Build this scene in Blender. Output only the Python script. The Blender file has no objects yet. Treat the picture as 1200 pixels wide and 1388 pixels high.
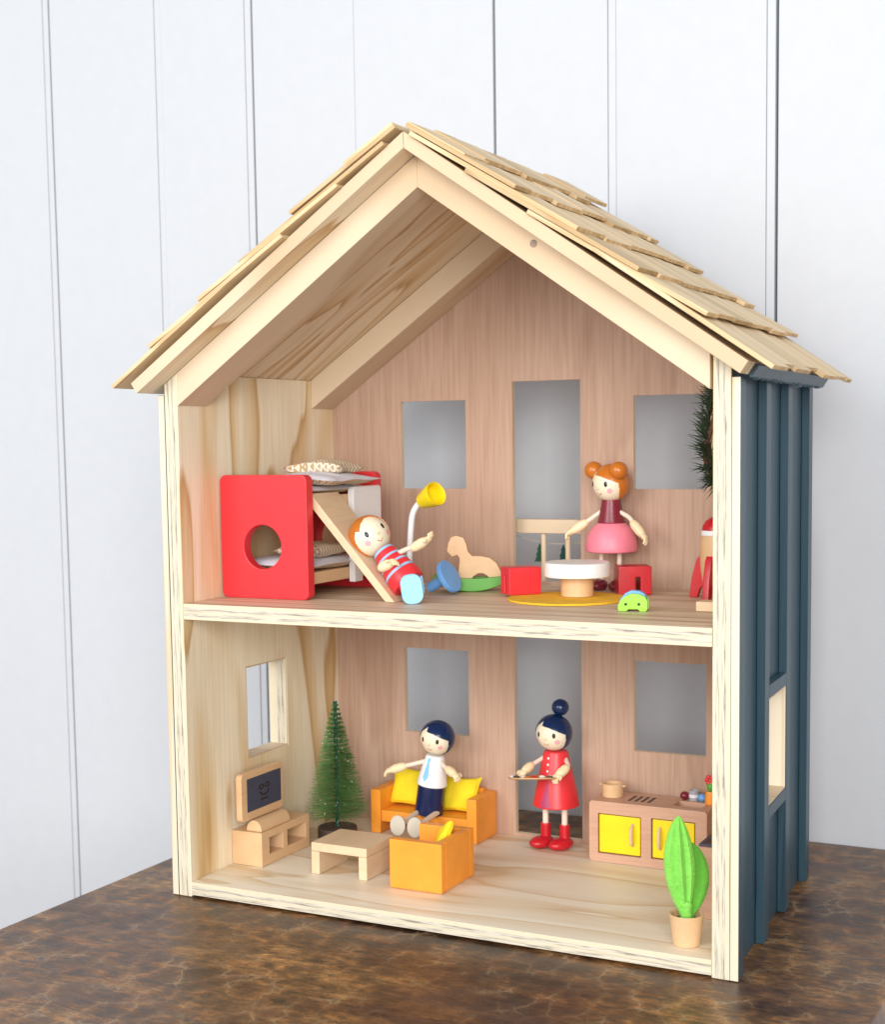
import bpy, bmesh, math, random
from mathutils import Vector, Matrix
random.seed(7)
sc = bpy.context.scene
COL = sc.collection

# ------------------------------------------------------------------ camera
cam_d = bpy.data.cameras.new('camera')
cam = bpy.data.objects.new('camera', cam_d); COL.objects.link(cam)
CR = Vector((0.89163396, 0.45255124, -0.01364777))
CU = Vector((-0.02842507, 0.08603752, 0.99588632))
CF = Vector((-0.45186381, 0.88757812, -0.08957778))
CPOS = Vector((0.81393, -1.0498, 0.40439))
m = Matrix.Identity(4)
for i in range(3):
    m[i][0] = CR[i]; m[i][1] = CU[i]; m[i][2] = -CF[i]; m[i][3] = CPOS[i]
cam.matrix_world = m
cam_d.sensor_fit = 'HORIZONTAL'; cam_d.sensor_width = 36.0
cam_d.lens = 36.0 * 2006.92 / 1200.0
cam_d.shift_x = -3.04 / 1200.0
cam_d.shift_y = 83.29 / 1200.0
cam_d.clip_start = 0.01; cam_d.clip_end = 50
cam_d.dof.use_dof = True
cam_d.dof.focus_distance = 1.24
cam_d.dof.aperture_fstop = 13.0
sc.camera = cam

# ------------------------------------------------------------------ room light
w = bpy.data.worlds.new('World'); sc.world = w; w.use_nodes = True
bg = w.node_tree.nodes['Background']
bg.inputs[0].default_value = (0.93, 0.965, 1.0, 1); bg.inputs[1].default_value = 0.61

def area(name, loc, target, size, energy, col):
    ld = bpy.data.lights.new(name, 'AREA'); ld.shape = 'RECTANGLE'
    ld.size, ld.size_y = size; ld.energy = energy; ld.color = col
    o = bpy.data.objects.new(name, ld); COL.objects.link(o)
    o.location = loc
    o.rotation_euler = (Vector(target) - Vector(loc)).to_track_quat('-Z', 'Y').to_euler()
    return o
area('window_light', (-0.45, -2.5, 1.10), (0.25, 0.2, 0.3), (1.3, 1.3), 37, (1.0, 0.975, 0.94))
area('front_right_fill', (1.45, -2.4, 0.85), (0.1, 0.2, 0.3), (1.5, 1.3), 62, (1.0, 0.985, 0.97))  # added fill lamp, no window here; brightens the interior and right of the wall
area('left_window_light', (-1.9, -0.35, 0.75), (0.2, 0.36, 0.25), (1.3, 1.3), 5, (0.97, 0.985, 1.0))

sc.view_settings.view_transform = 'Standard'
sc.view_settings.look = 'None'
sc.view_settings.exposure = 0.08
sc.view_settings.gamma = 1.0

# ------------------------------------------------------------------ materials
def nmat(name, rough=0.5, spec=0.5):
    mt = bpy.data.materials.new(name); mt.use_nodes = True
    nt = mt.node_tree; b = nt.nodes['Principled BSDF']
    b.inputs['Roughness'].default_value = rough
    b.inputs['Specular IOR Level'].default_value = spec
    return mt, nt, b

def N(nt, t, **kw):
    n = nt.nodes.new(t)
    for k, v in kw.items():
        if k.startswith('i_'):
            key = k[2:]
            n.inputs[int(key) if key.isdigit() else key].default_value = v
        else:
            setattr(n, k, v)
    return n

def ramp(nt, stops):
    r = nt.nodes.new('ShaderNodeValToRGB'); e = r.color_ramp.elements
    while len(e) > 1: e.remove(e[0])
    e[0].position = stops[0][0]; e[0].color = (*stops[0][1], 1)
    for p, c in stops[1:]:
        x = e.new(p); x.color = (*c, 1)
    return r

def g3(v): return (v, v, v)

def mixc(nt, fac, a, b, mode='MIX'):
    n = nt.nodes.new('ShaderNodeMix'); n.data_type = 'RGBA'; n.blend_type = mode
    for s, v in ((n.inputs[0], fac), (n.inputs[6], a), (n.inputs[7], b)):
        if hasattr(v, 'is_linked') or isinstance(v, bpy.types.NodeSocket): nt.links.new(v, s)
        elif isinstance(v, (int, float)): s.default_value = v
        else: s.default_value = (*v, 1)
    return n.outputs[2]

def coords(nt, scale, loc=(0, 0, 0), rot=(0, 0, 0)):
    tc = nt.nodes.new('ShaderNodeTexCoord'); mp = nt.nodes.new('ShaderNodeMapping')
    mp.inputs['Scale'].default_value = scale; mp.inputs['Location'].default_value = loc
    mp.inputs['Rotation'].default_value = rot
    nt.links.new(tc.outputs['Object'], mp.inputs['Vector'])
    return mp.outputs[0]

def stretch(axis, along, across):
    return tuple(along if a in axis else across for a in 'xyz')

def bump(nt, b, src, strength, dist):
    bp = N(nt, 'ShaderNodeBump'); bp.inputs['Strength'].default_value = strength
    bp.inputs['Distance'].default_value = dist
    nt.links.new(src, bp.inputs['Height']); nt.links.new(bp.outputs[0], b.inputs['Normal'])

def wood(name, light, mid, dark, axis='z', along=1.6, across=9.0, rings=3.0, cut=(0.45, 0.8),
         fibre=0.25, rough=0.5, off=(0, 0, 0), rand=0.0, distort=0.4, fcol=None):
    mt, nt, b = nmat(name, rough, 0.35); L = nt.links
    v = coords(nt, stretch(axis, along, across), off)
    n1 = N(nt, 'ShaderNodeTexNoise'); n1.inputs['Scale'].default_value = 1.0
    n1.inputs['Detail'].default_value = 2.5; n1.inputs['Roughness'].default_value = 0.45
    n1.inputs['Distortion'].default_value = distort
    L.new(v, n1.inputs['Vector'])
    mu = N(nt, 'ShaderNodeMath', operation='MULTIPLY'); mu.inputs[1].default_value = rings
    L.new(n1.outputs[0], mu.inputs[0])
    fr = N(nt, 'ShaderNodeMath', operation='FRACT'); L.new(mu.outputs[0], fr.inputs[0])
    r1 = ramp(nt, [(0.0, light), (cut[0], light), (cut[1], mid), (0.93, dark), (1.0, light)])
    L.new(fr.outputs[0], r1.inputs[0])
    v2 = coords(nt, stretch(axis, along * 5, across * 32), off)
    n2 = N(nt, 'ShaderNodeTexNoise'); n2.inputs['Scale'].default_value = 1.0
    n2.inputs['Detail'].default_value = 3.0
    L.new(v2, n2.inputs['Vector'])
    r2 = ramp(nt, [(0.3, fcol or tuple(c * 0.72 for c in mid)), (0.62, (1, 1, 1))])
    L.new(n2.outputs[0], r2.inputs[0])
    col = mixc(nt, fibre, r1.outputs[0], r2.outputs[0], 'MULTIPLY')
    v3 = coords(nt, stretch(axis, 4, 9), (3.1, 1.7, 0.3))
    n3 = N(nt, 'ShaderNodeTexNoise'); n3.inputs['Scale'].default_value = 1.0; L.new(v3, n3.inputs['Vector'])
    r3 = ramp(nt, [(0.3, (0.88, 0.84, 0.80)), (0.7, (1.0, 1.0, 1.0))]); L.new(n3.outputs[0], r3.inputs[0])
    col = mixc(nt, 0.8, col, r3.outputs[0], 'MULTIPLY')
    if rand > 0:
        oi = N(nt, 'ShaderNodeObjectInfo')
        r4 = ramp(nt, [(0.0, (1 - rand, 1 - rand * 1.15, 1 - rand * 1.5)), (0.5, (1, 1, 1)), (1.0, (1.0, 0.97, 0.9))])
        L.new(oi.outputs['Random'], r4.inputs[0])
        col = mixc(nt, 1.0, col, r4.outputs[0], 'MULTIPLY')
    L.new(col, b.inputs['Base Color'])
    bump(nt, b, n2.outputs[0], 0.18, 0.0006)
    return mt

def paint(name, c, rough=0.38, var=0.06, bumpy=0.04, spec=0.5):
    mt, nt, b = nmat(name, rough, spec); L = nt.links
    v = coords(nt, (60, 60, 60))
    n1 = N(nt, 'ShaderNodeTexNoise'); n1.inputs['Scale'].default_value = 1.0; n1.inputs['Detail'].default_value = 4
    L.new(v, n1.inputs['Vector'])
    r = ramp(nt, [(0.3, tuple(x * (1 - var) for x in c)), (0.7, tuple(min(1, x * (1 + var)) for x in c))])
    L.new(n1.outputs[0], r.inputs[0]); L.new(r.outputs[0], b.inputs['Base Color'])
    v2 = coords(nt, (420, 420, 420))
    n2 = N(nt, 'ShaderNodeTexNoise'); n2.inputs['Scale'].default_value = 1.0; L.new(v2, n2.inputs['Vector'])
    bump(nt, b, n2.outputs[0], bumpy * 4, 0.0005)
    return mt

def ply_edge(name, tax, lax, t0, T):
    """edge of plywood: tax = thickness axis, lax = long axis; t0, T in object coordinates"""
    mt, nt, b = nmat(name, 0.6, 0.3); L = nt.links
    tc = N(nt, 'ShaderNodeTexCoord'); sp = N(nt, 'ShaderNodeSeparateXYZ'); L.new(tc.outputs['Object'], sp.inputs[0])
    s1 = N(nt, 'ShaderNodeMath', operation='SUBTRACT'); s1.inputs[1].default_value = t0
    L.new(sp.outputs['XYZ'.index(tax.upper())], s1.inputs[0])
    s2 = N(nt, 'ShaderNodeMath', operation='DIVIDE'); s2.inputs[1].default_value = T; L.new(s1.outputs[0], s2.inputs[0])
    # wobble
    vw = coords(nt, (45, 45, 45)); nw = N(nt, 'ShaderNodeTexNoise'); nw.inputs['Scale'].default_value = 1.0
    nw.inputs['Detail'].default_value = 3; L.new(vw, nw.inputs['Vector'])
    ad = N(nt, 'ShaderNodeMath', operation='MULTIPLY_ADD'); ad.inputs[1].default_value = 0.16
    L.new(nw.outputs[0], ad.inputs[0]); L.new(s2.outputs[0], ad.inputs[2])
    band = ramp(nt, [(0.0, g3(0)), (0.24, g3(0)), (0.30, g3(1)), (0.42, g3(.9)), (0.50, g3(.25)), (0.58, g3(.25)), (0.66, g3(.9)), (0.80, g3(1)), (0.86, g3(0)), (1, g3(0))])
    L.new(ad.outputs[0], band.inputs[0])
    h1 = N(nt, 'ShaderNodeMath', operation='SUBTRACT'); h1.inputs[1].default_value = 0.5; L.new(s2.outputs[0], h1.inputs[0])
    h2 = N(nt, 'ShaderNodeMath', operation='ABSOLUTE'); L.new(h1.outputs[0], h2.inputs[0])
    h3 = N(nt, 'ShaderNodeMath', operation='MULTIPLY'); h3.inputs[1].default_value = 3.2; L.new(h2.outputs[0], h3.inputs[0])
    h4 = N(nt, 'ShaderNodeMath', operation='MULTIPLY_ADD'); h4.inputs[1].default_value = 34.0
    L.new(sp.outputs['XYZ'.index(lax.upper())], h4.inputs[0]); L.new(h3.outputs[0], h4.inputs[2])
    h5 = N(nt, 'ShaderNodeMath', operation='MULTIPLY'); h5.inputs[1].default_value = 9.0; L.new(s2.outputs[0], h5.inputs[0])
    cb = N(nt, 'ShaderNodeCombineXYZ'); L.new(h4.outputs[0], cb.inputs[0]); L.new(h5.outputs[0], cb.inputs[1])
    n1 = N(nt, 'ShaderNodeTexNoise'); n1.inputs['Scale'].default_value = 1.0; n1.inputs['Detail'].default_value = 4
    n1.inputs['Roughness'].default_value = 0.62; n1.inputs['Distortion'].default_value = 0.4
    L.new(cb.outputs[0], n1.inputs['Vector'])
    r1 = ramp(nt, [(0.36, (0.26, 0.225, 0.18)), (0.45, (0.47, 0.43, 0.36)), (0.53, (0.64, 0.59, 0.49)), (0.75, (0.73, 0.675, 0.55))])
    L.new(n1.outputs[0], r1.inputs[0])
    col = mixc(nt, band.outputs[0], (0.72, 0.635, 0.46), r1.outputs[0])
    L.new(col, b.inputs['Base Color'])
    bump(nt, b, n1.outputs[0], 0.3, 0.0008)
    return mt

M = {}
M['ply_v'] = wood('plywood_upright_grain', (0.94, 0.86, 0.66), (0.79, 0.61, 0.345), (0.62, 0.42, 0.19), 'z', 2.0, 9.0, 6.0, (0.42, 0.82), 0.22, 0.5, (0.0, 0.37, 0.2))
M['ply_floor'] = wood('plywood_floor_grain', (0.91, 0.85, 0.715), (0.81, 0.69, 0.51), (0.71, 0.55, 0.35), 'x', 2.6, 13, 6.0, (0.35, 0.82), 0.16, 0.45, (0.3, 0.1, 0.0), distort=0.5)
M['ply_upper'] = wood('plywood_upper_floor', (0.80, 0.66, 0.51), (0.70, 0.55, 0.40), (0.50, 0.36, 0.24), 'x', 0.9, 26, 4.0, (0.35, 0.75), 0.35, 0.5, (0.7, 0.2, 0.0))
M['ply_roof'] = wood('plywood_roof_underside', (0.90, 0.79, 0.60), (0.76, 0.57, 0.34), (0.60, 0.39, 0.19), 'xz', 2.2, 16, 8.0, (0.30, 0.80), 0.25, 0.55, (0.2, 0.5, 0.1), distort=0.3)
M['trim'] = wood('clear_pine_trim', (0.74, 0.605, 0.435), (0.70, 0.55, 0.375), (0.64, 0.48, 0.31), 'xz', 1.2, 14, 2.0, (0.4, 0.8), 0.12, 0.5, (0.9, 0.3, 0.6))
M['trim_z'] = wood('clear_pine_trim_upright', (0.78, 0.71, 0.56), (0.75, 0.66, 0.49), (0.69, 0.58, 0.40), 'z', 1.2, 60, 2.0, (0.4, 0.8), 0.12, 0.5, (0.4, 0.3, 0.6))
M['shingle'] = wood('pine_shingle', (0.82, 0.66, 0.43), (0.76, 0.58, 0.35), (0.68, 0.48, 0.27), 'x', 4.0, 60, 2.0, (0.4, 0.8), 0.25, 0.6, (0.1, 0.2, 0.3), rand=0.26)
M['shingle_end'] = wood('pine_shingle_end_grain', (0.74, 0.55, 0.31), (0.66, 0.46, 0.24), (0.55, 0.36, 0.17), 'z', 30, 160, 2.0, (0.4, 0.8), 0.4, 0.8, (0.1, 0.2, 0.3), rand=0.35)
M['lauan'] = wood('lauan_back_panel', (0.555, 0.385, 0.29), (0.53, 0.36, 0.268), (0.485, 0.32, 0.235), 'z', 3.2, 13, 2.4, (0.2, 0.7), 0.36, 0.55, (0.6, 0.1, 0.0), distort=0.5, fcol=(0.62, 0.46, 0.40))
M['beech'] = wood('beech_toy_wood', (0.80, 0.55, 0.325), (0.775, 0.525, 0.30), (0.75, 0.495, 0.275), 'y', 8, 60, 1.5, (0.4, 0.8), 0.2, 0.42)
M['beech_pale'] = wood('pale_beech_toy_wood', (0.84, 0.655, 0.45), (0.82, 0.63, 0.425), (0.79, 0.60, 0.395), 'y', 8, 60, 1.5, (0.4, 0.8), 0.2, 0.42)
M['beech_pink'] = wood('pinkish_beech_toy_wood', (0.70, 0.45, 0.33), (0.675, 0.425, 0.305), (0.64, 0.395, 0.28), 'x', 8, 60, 1.5, (0.4, 0.8), 0.25, 0.45)
M['edge_v'] = ply_edge('plywood_edge_upright', 'x', 'z', 0.007, 0.0136)
M['edge_vr'] = ply_edge('plywood_edge_upright_right', 'x', 'z', 0.4994, 0.0136)
M['edge_fl'] = ply_edge('plywood_edge_floor', 'z', 'x', 0.0, 0.0141)
M['edge_up'] = ply_edge('plywood_edge_upper_floor', 'z', 'x', 0.2503, 0.0142)
M['reveal'] = ply_edge('plywood_edge_window', 'x', 'z', 0.007, 0.0136)
M['knot'] = paint('brown_knot', (0.36, 0.27, 0.19), 0.6, 0.6)
M['blue'] = wood('dark_blue_painted_board', (0.037, 0.082, 0.112), (0.031, 0.071, 0.098), (0.024, 0.056, 0.080), 'z', 3.0, 45, 2.5, (0.3, 0.7), 0.35, 0.36, (0.2, 0.6, 0.1), fcol=(0.55, 0.58, 0.62))
M['wall'] = paint('white_wall_paint', (0.577, 0.598, 0.632), 0.55, 0.012, 0.02, 0.3)
M['gap'] = paint('dark_gap', (0.05, 0.05, 0.055), 0.9)
M['red'] = paint('red_toy_paint', (0.72, 0.030, 0.040), 0.36)
M['red_deep'] = paint('deep_red_toy_paint', (0.55, 0.012, 0.022), 0.30)
M['orange'] = paint('orange_toy_paint', (0.92, 0.34, 0.035), 0.40)
M['yellow'] = paint('yellow_toy_paint', (0.90, 0.70, 0.008), 0.38)
M['white'] = paint('white_toy_paint', (0.86, 0.86, 0.87), 0.38, 0.02)
M['navy'] = paint('navy_toy_paint', (0.008, 0.018, 0.075), 0.22, 0.08)
M['hair_blue'] = paint('blue_black_hair_paint', (0.005, 0.022, 0.085), 0.2, 0.08)
M['ginger'] = paint('ginger_hair_paint', (0.55, 0.165, 0.018), 0.26)
M['skin'] = paint('cream_face_paint', (0.86, 0.77, 0.58), 0.36, 0.02)
M['hand'] = paint('maple_hand', (0.86, 0.70, 0.44), 0.45, 0.05)
M['cord'] = paint('pale_limb_cord', (0.82, 0.68, 0.56), 0.5, 0.04)
M['black'] = paint('black_ink', (0.008, 0.008, 0.010), 0.3)
M['blush'] = paint('pink_blush', (0.86, 0.42, 0.47), 0.5)
M['nose'] = paint('nose_tint', (0.82, 0.66, 0.42), 0.4)
M['mouth'] = paint('mouth_ink', (0.50, 0.18, 0.10), 0.5)
M['skyblue'] = paint('light_blue_toy_paint', (0.25, 0.56, 0.83), 0.4)
M['midblue'] = paint('mid_blue_toy_paint', (0.16, 0.40, 0.80), 0.4)
M['stripe'] = paint('pale_blue_stripe', (0.34, 0.50, 0.72), 0.4)
M['maroon'] = paint('maroon_toy_paint', (0.20, 0.018, 0.035), 0.28)
M['pink'] = paint('pink_toy_paint', (0.85, 0.23, 0.31), 0.42)
M['pleat_sheen'] = paint('plum_sheen_paint', (0.42, 0.045, 0.13), 0.4)  # colour of the reflection painted on the red skirt
M['green'] = paint('green_toy_paint', (0.09, 0.36, 0.030), 0.4)
M['lime'] = paint('lime_toy_paint', (0.33, 0.80, 0.06), 0.4)
M['shoe'] = paint('grey_beige_shoe_paint', (0.62, 0.58, 0.48), 0.5)
M['rug'] = paint('yellow_felt', (0.85, 0.50, 0.025), 0.9, 0.1, 0.4)
M['cush'] = paint('yellow_cushion_cloth', (0.90, 0.70, 0.015), 0.85, 0.06, 0.35)
M['slate'] = paint('slate_screen', (0.045, 0.055, 0.095), 0.55)
M['stove'] = paint('dark_stove_top', (0.05, 0.05, 0.08), 0.4)
M['slot'] = paint('dark_slot', (0.09, 0.06, 0.055), 0.7)
M['steel'] = paint('grey_enamel', (0.42, 0.43, 0.47), 0.3)
M['leaf'] = paint('green_felt_leaf', (0.23, 0.62, 0.10), 0.9, 0.10, 0.5, 0.2)
M['leaf_dark'] = paint('darker_green_felt_leaf', (0.13, 0.42, 0.05), 0.9, 0.10, 0.5, 0.2)
M['bristle'] = paint('dark_green_bristle', (0.105, 0.225, 0.060), 0.6, 0.35)
M['wire'] = paint('green_wire', (0.01, 0.09, 0.06), 0.35)
M['frost'] = paint('frost', (0.75, 0.82, 0.80), 0.5)
M['needle'] = paint('pine_needle', (0.018, 0.040, 0.016), 0.6, 0.3)
M['twig'] = paint('brown_twig', (0.10, 0.035, 0.015), 0.7)
M['bark'] = paint('brown_stained_base', (0.085, 0.055, 0.040), 0.7, 0.2)
M['felt_a'] = paint('green_felt', (0.022, 0.090, 0.045), 0.95, 0.1)
M['felt_b'] = paint('teal_green_felt', (0.010, 0.050, 0.045), 0.95, 0.1)
M['string'] = paint('beige_string', (0.50, 0.42, 0.30), 0.9)
M['roomfloor'] = wood('room_floor_boards', (0.52, 0.46, 0.44), (0.46, 0.40, 0.38), (0.40, 0.34, 0.32), 'y', 1, 6, 3)

def chevron_mat():
    mt, nt, b = nmat('chevron_cotton', 0.9, 0.2); L = nt.links
    tc = N(nt, 'ShaderNodeTexCoord'); sp = N(nt, 'ShaderNodeSeparateXYZ'); L.new(tc.outputs['Object'], sp.inputs[0])
    m1 = N(nt, 'ShaderNodeMath', operation='PINGPONG'); m1.inputs[1].default_value = 0.0035; L.new(sp.outputs[0], m1.inputs[0])
    a = N(nt, 'ShaderNodeMath', operation='ADD'); L.new(m1.outputs[0], a.inputs[0]); L.new(sp.outputs[1], a.inputs[1])
    m2 = N(nt, 'ShaderNodeMath', operation='PINGPONG'); m2.inputs[1].default_value = 0.0025; L.new(a.outputs[0], m2.inputs[0])
    m3 = N(nt, 'ShaderNodeMath', operation='GREATER_THAN'); m3.inputs[1].default_value = 0.00125; L.new(m2.outputs[0], m3.inputs[0])
    c = mixc(nt, m3.outputs[0], (0.50, 0.36, 0.20), (0.78, 0.70, 0.58))
    L.new(c, b.inputs['Base Color'])
    v = coords(nt, (900, 900, 900)); n = N(nt, 'ShaderNodeTexNoise'); n.inputs['Scale'].default_value = 1; L.new(v, n.inputs['Vector'])
    bump(nt, b, n.outputs[0], 0.5, 0.0005)
    return mt
M['chevron'] = chevron_mat()
M['linen'] = paint('white_cotton_lining', (0.74, 0.74, 0.82), 0.9, 0.03, 0.3)

def table_mat():
    mt, nt, b = nmat('burnished_brown_table', 0.42, 0.36); L = nt.links
    v = coords(nt, (1, 1, 1))
    def noise(scale, loc, det, rough=.6, dist=0.0):
        n = N(nt, 'ShaderNodeTexNoise'); n.inputs['Scale'].default_value = 1.0; n.inputs['Detail'].default_value = det
        n.inputs['Roughness'].default_value = rough; n.inputs['Distortion'].default_value = dist
        L.new(coords(nt, scale, loc, (0, 0, 0.25)), n.inputs['Vector']); return n
    nz = noise((55, 55, 55), (0, 0, 0), 4)
    vm = N(nt, 'ShaderNodeVectorMath', operation='MULTIPLY_ADD'); vm.inputs[1].default_value = (0.020, 0.020, 0.020)
    L.new(nz.outputs['Color'], vm.inputs[0]); L.new(v, vm.inputs[2])
    def vor(scale, sv, rot, feat='DISTANCE_TO_EDGE'):
        mp = N(nt, 'ShaderNodeMapping'); mp.inputs['Scale'].default_value = sv; mp.inputs['Rotation'].default_value = (0, 0, rot)
        L.new(vm.outputs[0], mp.inputs[0])
        vo = N(nt, 'ShaderNodeTexVoronoi', feature=feat); vo.inputs['Scale'].default_value = scale
        L.new(mp.outputs[0], vo.inputs['Vector']); return vo.outputs['Distance']
    d1 = vor(52, (1.0, 0.70, 1), 0.5); far = vor(52, (1.0, 0.70, 1), 0.5, 'F1')
    l1 = ramp(nt, [(0.0, g3(1)), (0.02, g3(.65)), (0.06, g3(.22)), (0.16, g3(0))]); L.new(d1, l1.inputs[0])
    jn = ramp(nt, [(0.56, g3(0.02)), (0.78, g3(1))]); L.new(far, jn.inputs[0])       # strongest where the cracks meet
    n1 = noise((3.6, 9.0, 4), (1.3, 0.4, 0), 7, .66)
    base = ramp(nt, [(0.34, (0.030, 0.018, 0.013)), (0.43, (0.095, 0.050, 0.027)), (0.51, (0.165, 0.092, 0.042)), (0.62, (0.235, 0.142, 0.064)), (0.76, (0.33, 0.22, 0.108))])
    L.new(n1.outputs[0], base.inputs[0])
    n2 = noise((30, 90, 40), (0, 0, 0), 9, .74, .9)
    st = ramp(nt, [(0.34, (0.20, 0.18, 0.18)), (0.47, (0.80, 0.76, 0.72)), (0.62, (1.9, 1.7, 1.4))]); L.new(n2.outputs[0], st.inputs[0])
    c = mixc(nt, 0.9, base.outputs[0], st.outputs[0], 'MULTIPLY')
    sc_r = ramp(nt, [(0.0, (0.55, 0.50, 0.47)), (0.35, (0.82, 0.78, 0.74)), (0.62, (1.45, 1.38, 1.22))]); L.new(far, sc_r.inputs[0])
    c = mixc(nt, 0.8, c, sc_r.outputs[0], 'MULTIPLY')
    n7 = noise((130, 260, 90), (4, 1, 0), 5, .7)
    r7 = ramp(nt, [(0.36, (0.55, 0.52, 0.50)), (0.50, (1, 1, 1)), (0.64, (1.6, 1.5, 1.35))]); L.new(n7.outputs[0], r7.inputs[0])
    c = mixc(nt, 0.75, c, r7.outputs[0], 'MULTIPLY')
    n4 = noise((7, 13, 4), (5, 2, 0), 5)
    f4 = ramp(nt, [(0.50, g3(0)), (0.68, g3(.6))]); L.new(n4.outputs[0], f4.inputs[0])
    c = mixc(nt, f4.outputs[0], c, (0.105, 0.064, 0.055))
    n5 = noise((16, 30, 9), (9, 4, 0), 5)
    f5 = ramp(nt, [(0.58, g3(0)), (0.70, g3(.55))]); L.new(n5.outputs[0], f5.inputs[0])
    c = mixc(nt, f5.outputs[0], c, (0.22, 0.10, 0.045))
    n3 = noise((12, 17, 9), (2, 7, 0), 4)
    k = ramp(nt, [(0.40, g3(0)), (0.58, g3(1))]); L.new(n3.outputs[0], k.inputs[0])
    m1 = N(nt, 'ShaderNodeMath', operation='MULTIPLY'); L.new(l1.outputs[0], m1.inputs[0]); L.new(k.outputs[0], m1.inputs[1])
    m2 = N(nt, 'ShaderNodeMath', operation='MULTIPLY'); L.new(m1.outputs[0], m2.inputs[0]); L.new(jn.outputs[0], m2.inputs[1])
    m3 = N(nt, 'ShaderNodeMath', operation='MULTIPLY'); m3.inputs[1].default_value = 0.55; L.new(m2.outputs[0], m3.inputs[0])
    c = mixc(nt, m3.outputs[0], c, (0.62, 0.46, 0.27))
    n6 = noise((700, 700, 700), (0, 0, 0), 2)
    f6 = ramp(nt, [(0.35, (0.42, 0.38, 0.33)), (0.65, (0.92, 0.86, 0.78))]); L.new(n6.outputs[0], f6.inputs[0])
    c = mixc(nt, 0.7, c, f6.outputs[0], 'MULTIPLY')
    L.new(c, b.inputs['Base Color'])
    rr = ramp(nt, [(0.3, g3(.24)), (0.7, g3(.44))]); L.new(n2.outputs[0], rr.inputs[0]); L.new(rr.outputs[0], b.inputs['Roughness'])
    bump(nt, b, n2.outputs[0], 0.45, 0.0010)
    return mt
M['table'] = table_mat()

# ------------------------------------------------------------------ mesh helpers
def bx(bm, x0, x1, y0, y1, z0, z1):
    vs = [bm.verts.new((x, y, z)) for x in (x0, x1) for y in (y0, y1) for z in (z0, z1)]
    for f in ((0, 1, 3, 2), (4, 6, 7, 5), (0, 4, 5, 1), (2, 3, 7, 6), (0, 2, 6, 4), (1, 5, 7, 3)):
        bm.faces.new([vs[i] for i in f])
    return vs

def box(x0, x1, y0, y1, z0, z1, bev=0.0006, seg=2):
    bm = bmesh.new(); bx(bm, x0, x1, y0, y1, z0, z1); return bev_all(bm, bev, seg)

def bev_all(bm, wd, seg=2, ang=25):
    bmesh.ops.recalc_face_normals(bm, faces=bm.faces)
    if wd > 0:
        ed = [e for e in bm.edges if len(e.link_faces) == 2 and e.calc_face_angle(0) > math.radians(ang)]
        bmesh.ops.bevel(bm, geom=ed, offset=wd, segments=seg, profile=0.5, affect='EDGES', clamp_overlap=True)
    return bm

def lift(p, axis, a):
    u, v = p
    return {'y': (u, a, v), 'x': (a, u, v), 'z': (u, v, a)}[axis]

def prism(poly, axis, a0, a1, holes=(), bev=0.0006, seg=2):
    """polygon (with holes) extruded along an axis"""
    bm = bmesh.new(); edges = []
    for loop in [poly] + list(holes):
        vs = [bm.verts.new(lift(p, axis, a0)) for p in loop]
        edges += [bm.edges.new((vs[i], vs[(i + 1) % len(vs)])) for i in range(len(vs))]
    bmesh.ops.triangle_fill(bm, use_beauty=True, use_dissolve=False, edges=edges)
    ex = bmesh.ops.extrude_face_region(bm, geom=list(bm.faces))
    d = Vector(lift((0, 0), axis, a1 - a0))
    bmesh.ops.translate(bm, verts=[g for g in ex['geom'] if isinstance(g, bmesh.types.BMVert)], vec=d)
    bmesh.ops.recalc_face_normals(bm, faces=bm.faces)
    bmesh.ops.dissolve_limit(bm, angle_limit=math.radians(1), verts=list(bm.verts), edges=list(bm.edges))
    return bev_all(bm, bev, seg)

def rect(u0, u1, v0, v1): return [(u0, v0), (u1, v0), (u1, v1), (u0, v1)]

def rrect(u0, u1, v0, v1, r, n=6):
    out = []
    for cx, cy, s in ((u1 - r, v1 - r, 0), (u0 + r, v1 - r, 90), (u0 + r, v0 + r, 180), (u1 - r, v0 + r, 270)):
        for i in range(n + 1):
            a = math.radians(s + 90 * i / n); out.append((cx + r * math.cos(a), cy + r * math.sin(a)))
    return out

def circ(cx, cy, r, n=40, ry=None):
    return [(cx + r * math.cos(2 * math.pi * i / n), cy + (ry or r) * math.sin(2 * math.pi * i / n)) for i in range(n)]

def frame_to(p0, p1):
    z = (Vector(p1) - Vector(p0)); L = z.length; z.normalize()
    x = Vector((1, 0, 0)) if abs(z.x) < 0.9 else Vector((0, 1, 0))
    y = z.cross(x).normalized(); x = y.cross(z)
    mm = Matrix.Identity(4)
    for i in range(3):
        mm[i][0] = x[i]; mm[i][1] = y[i]; mm[i][2] = z[i]; mm[i][3] = p0[i]
    return mm, L

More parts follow.
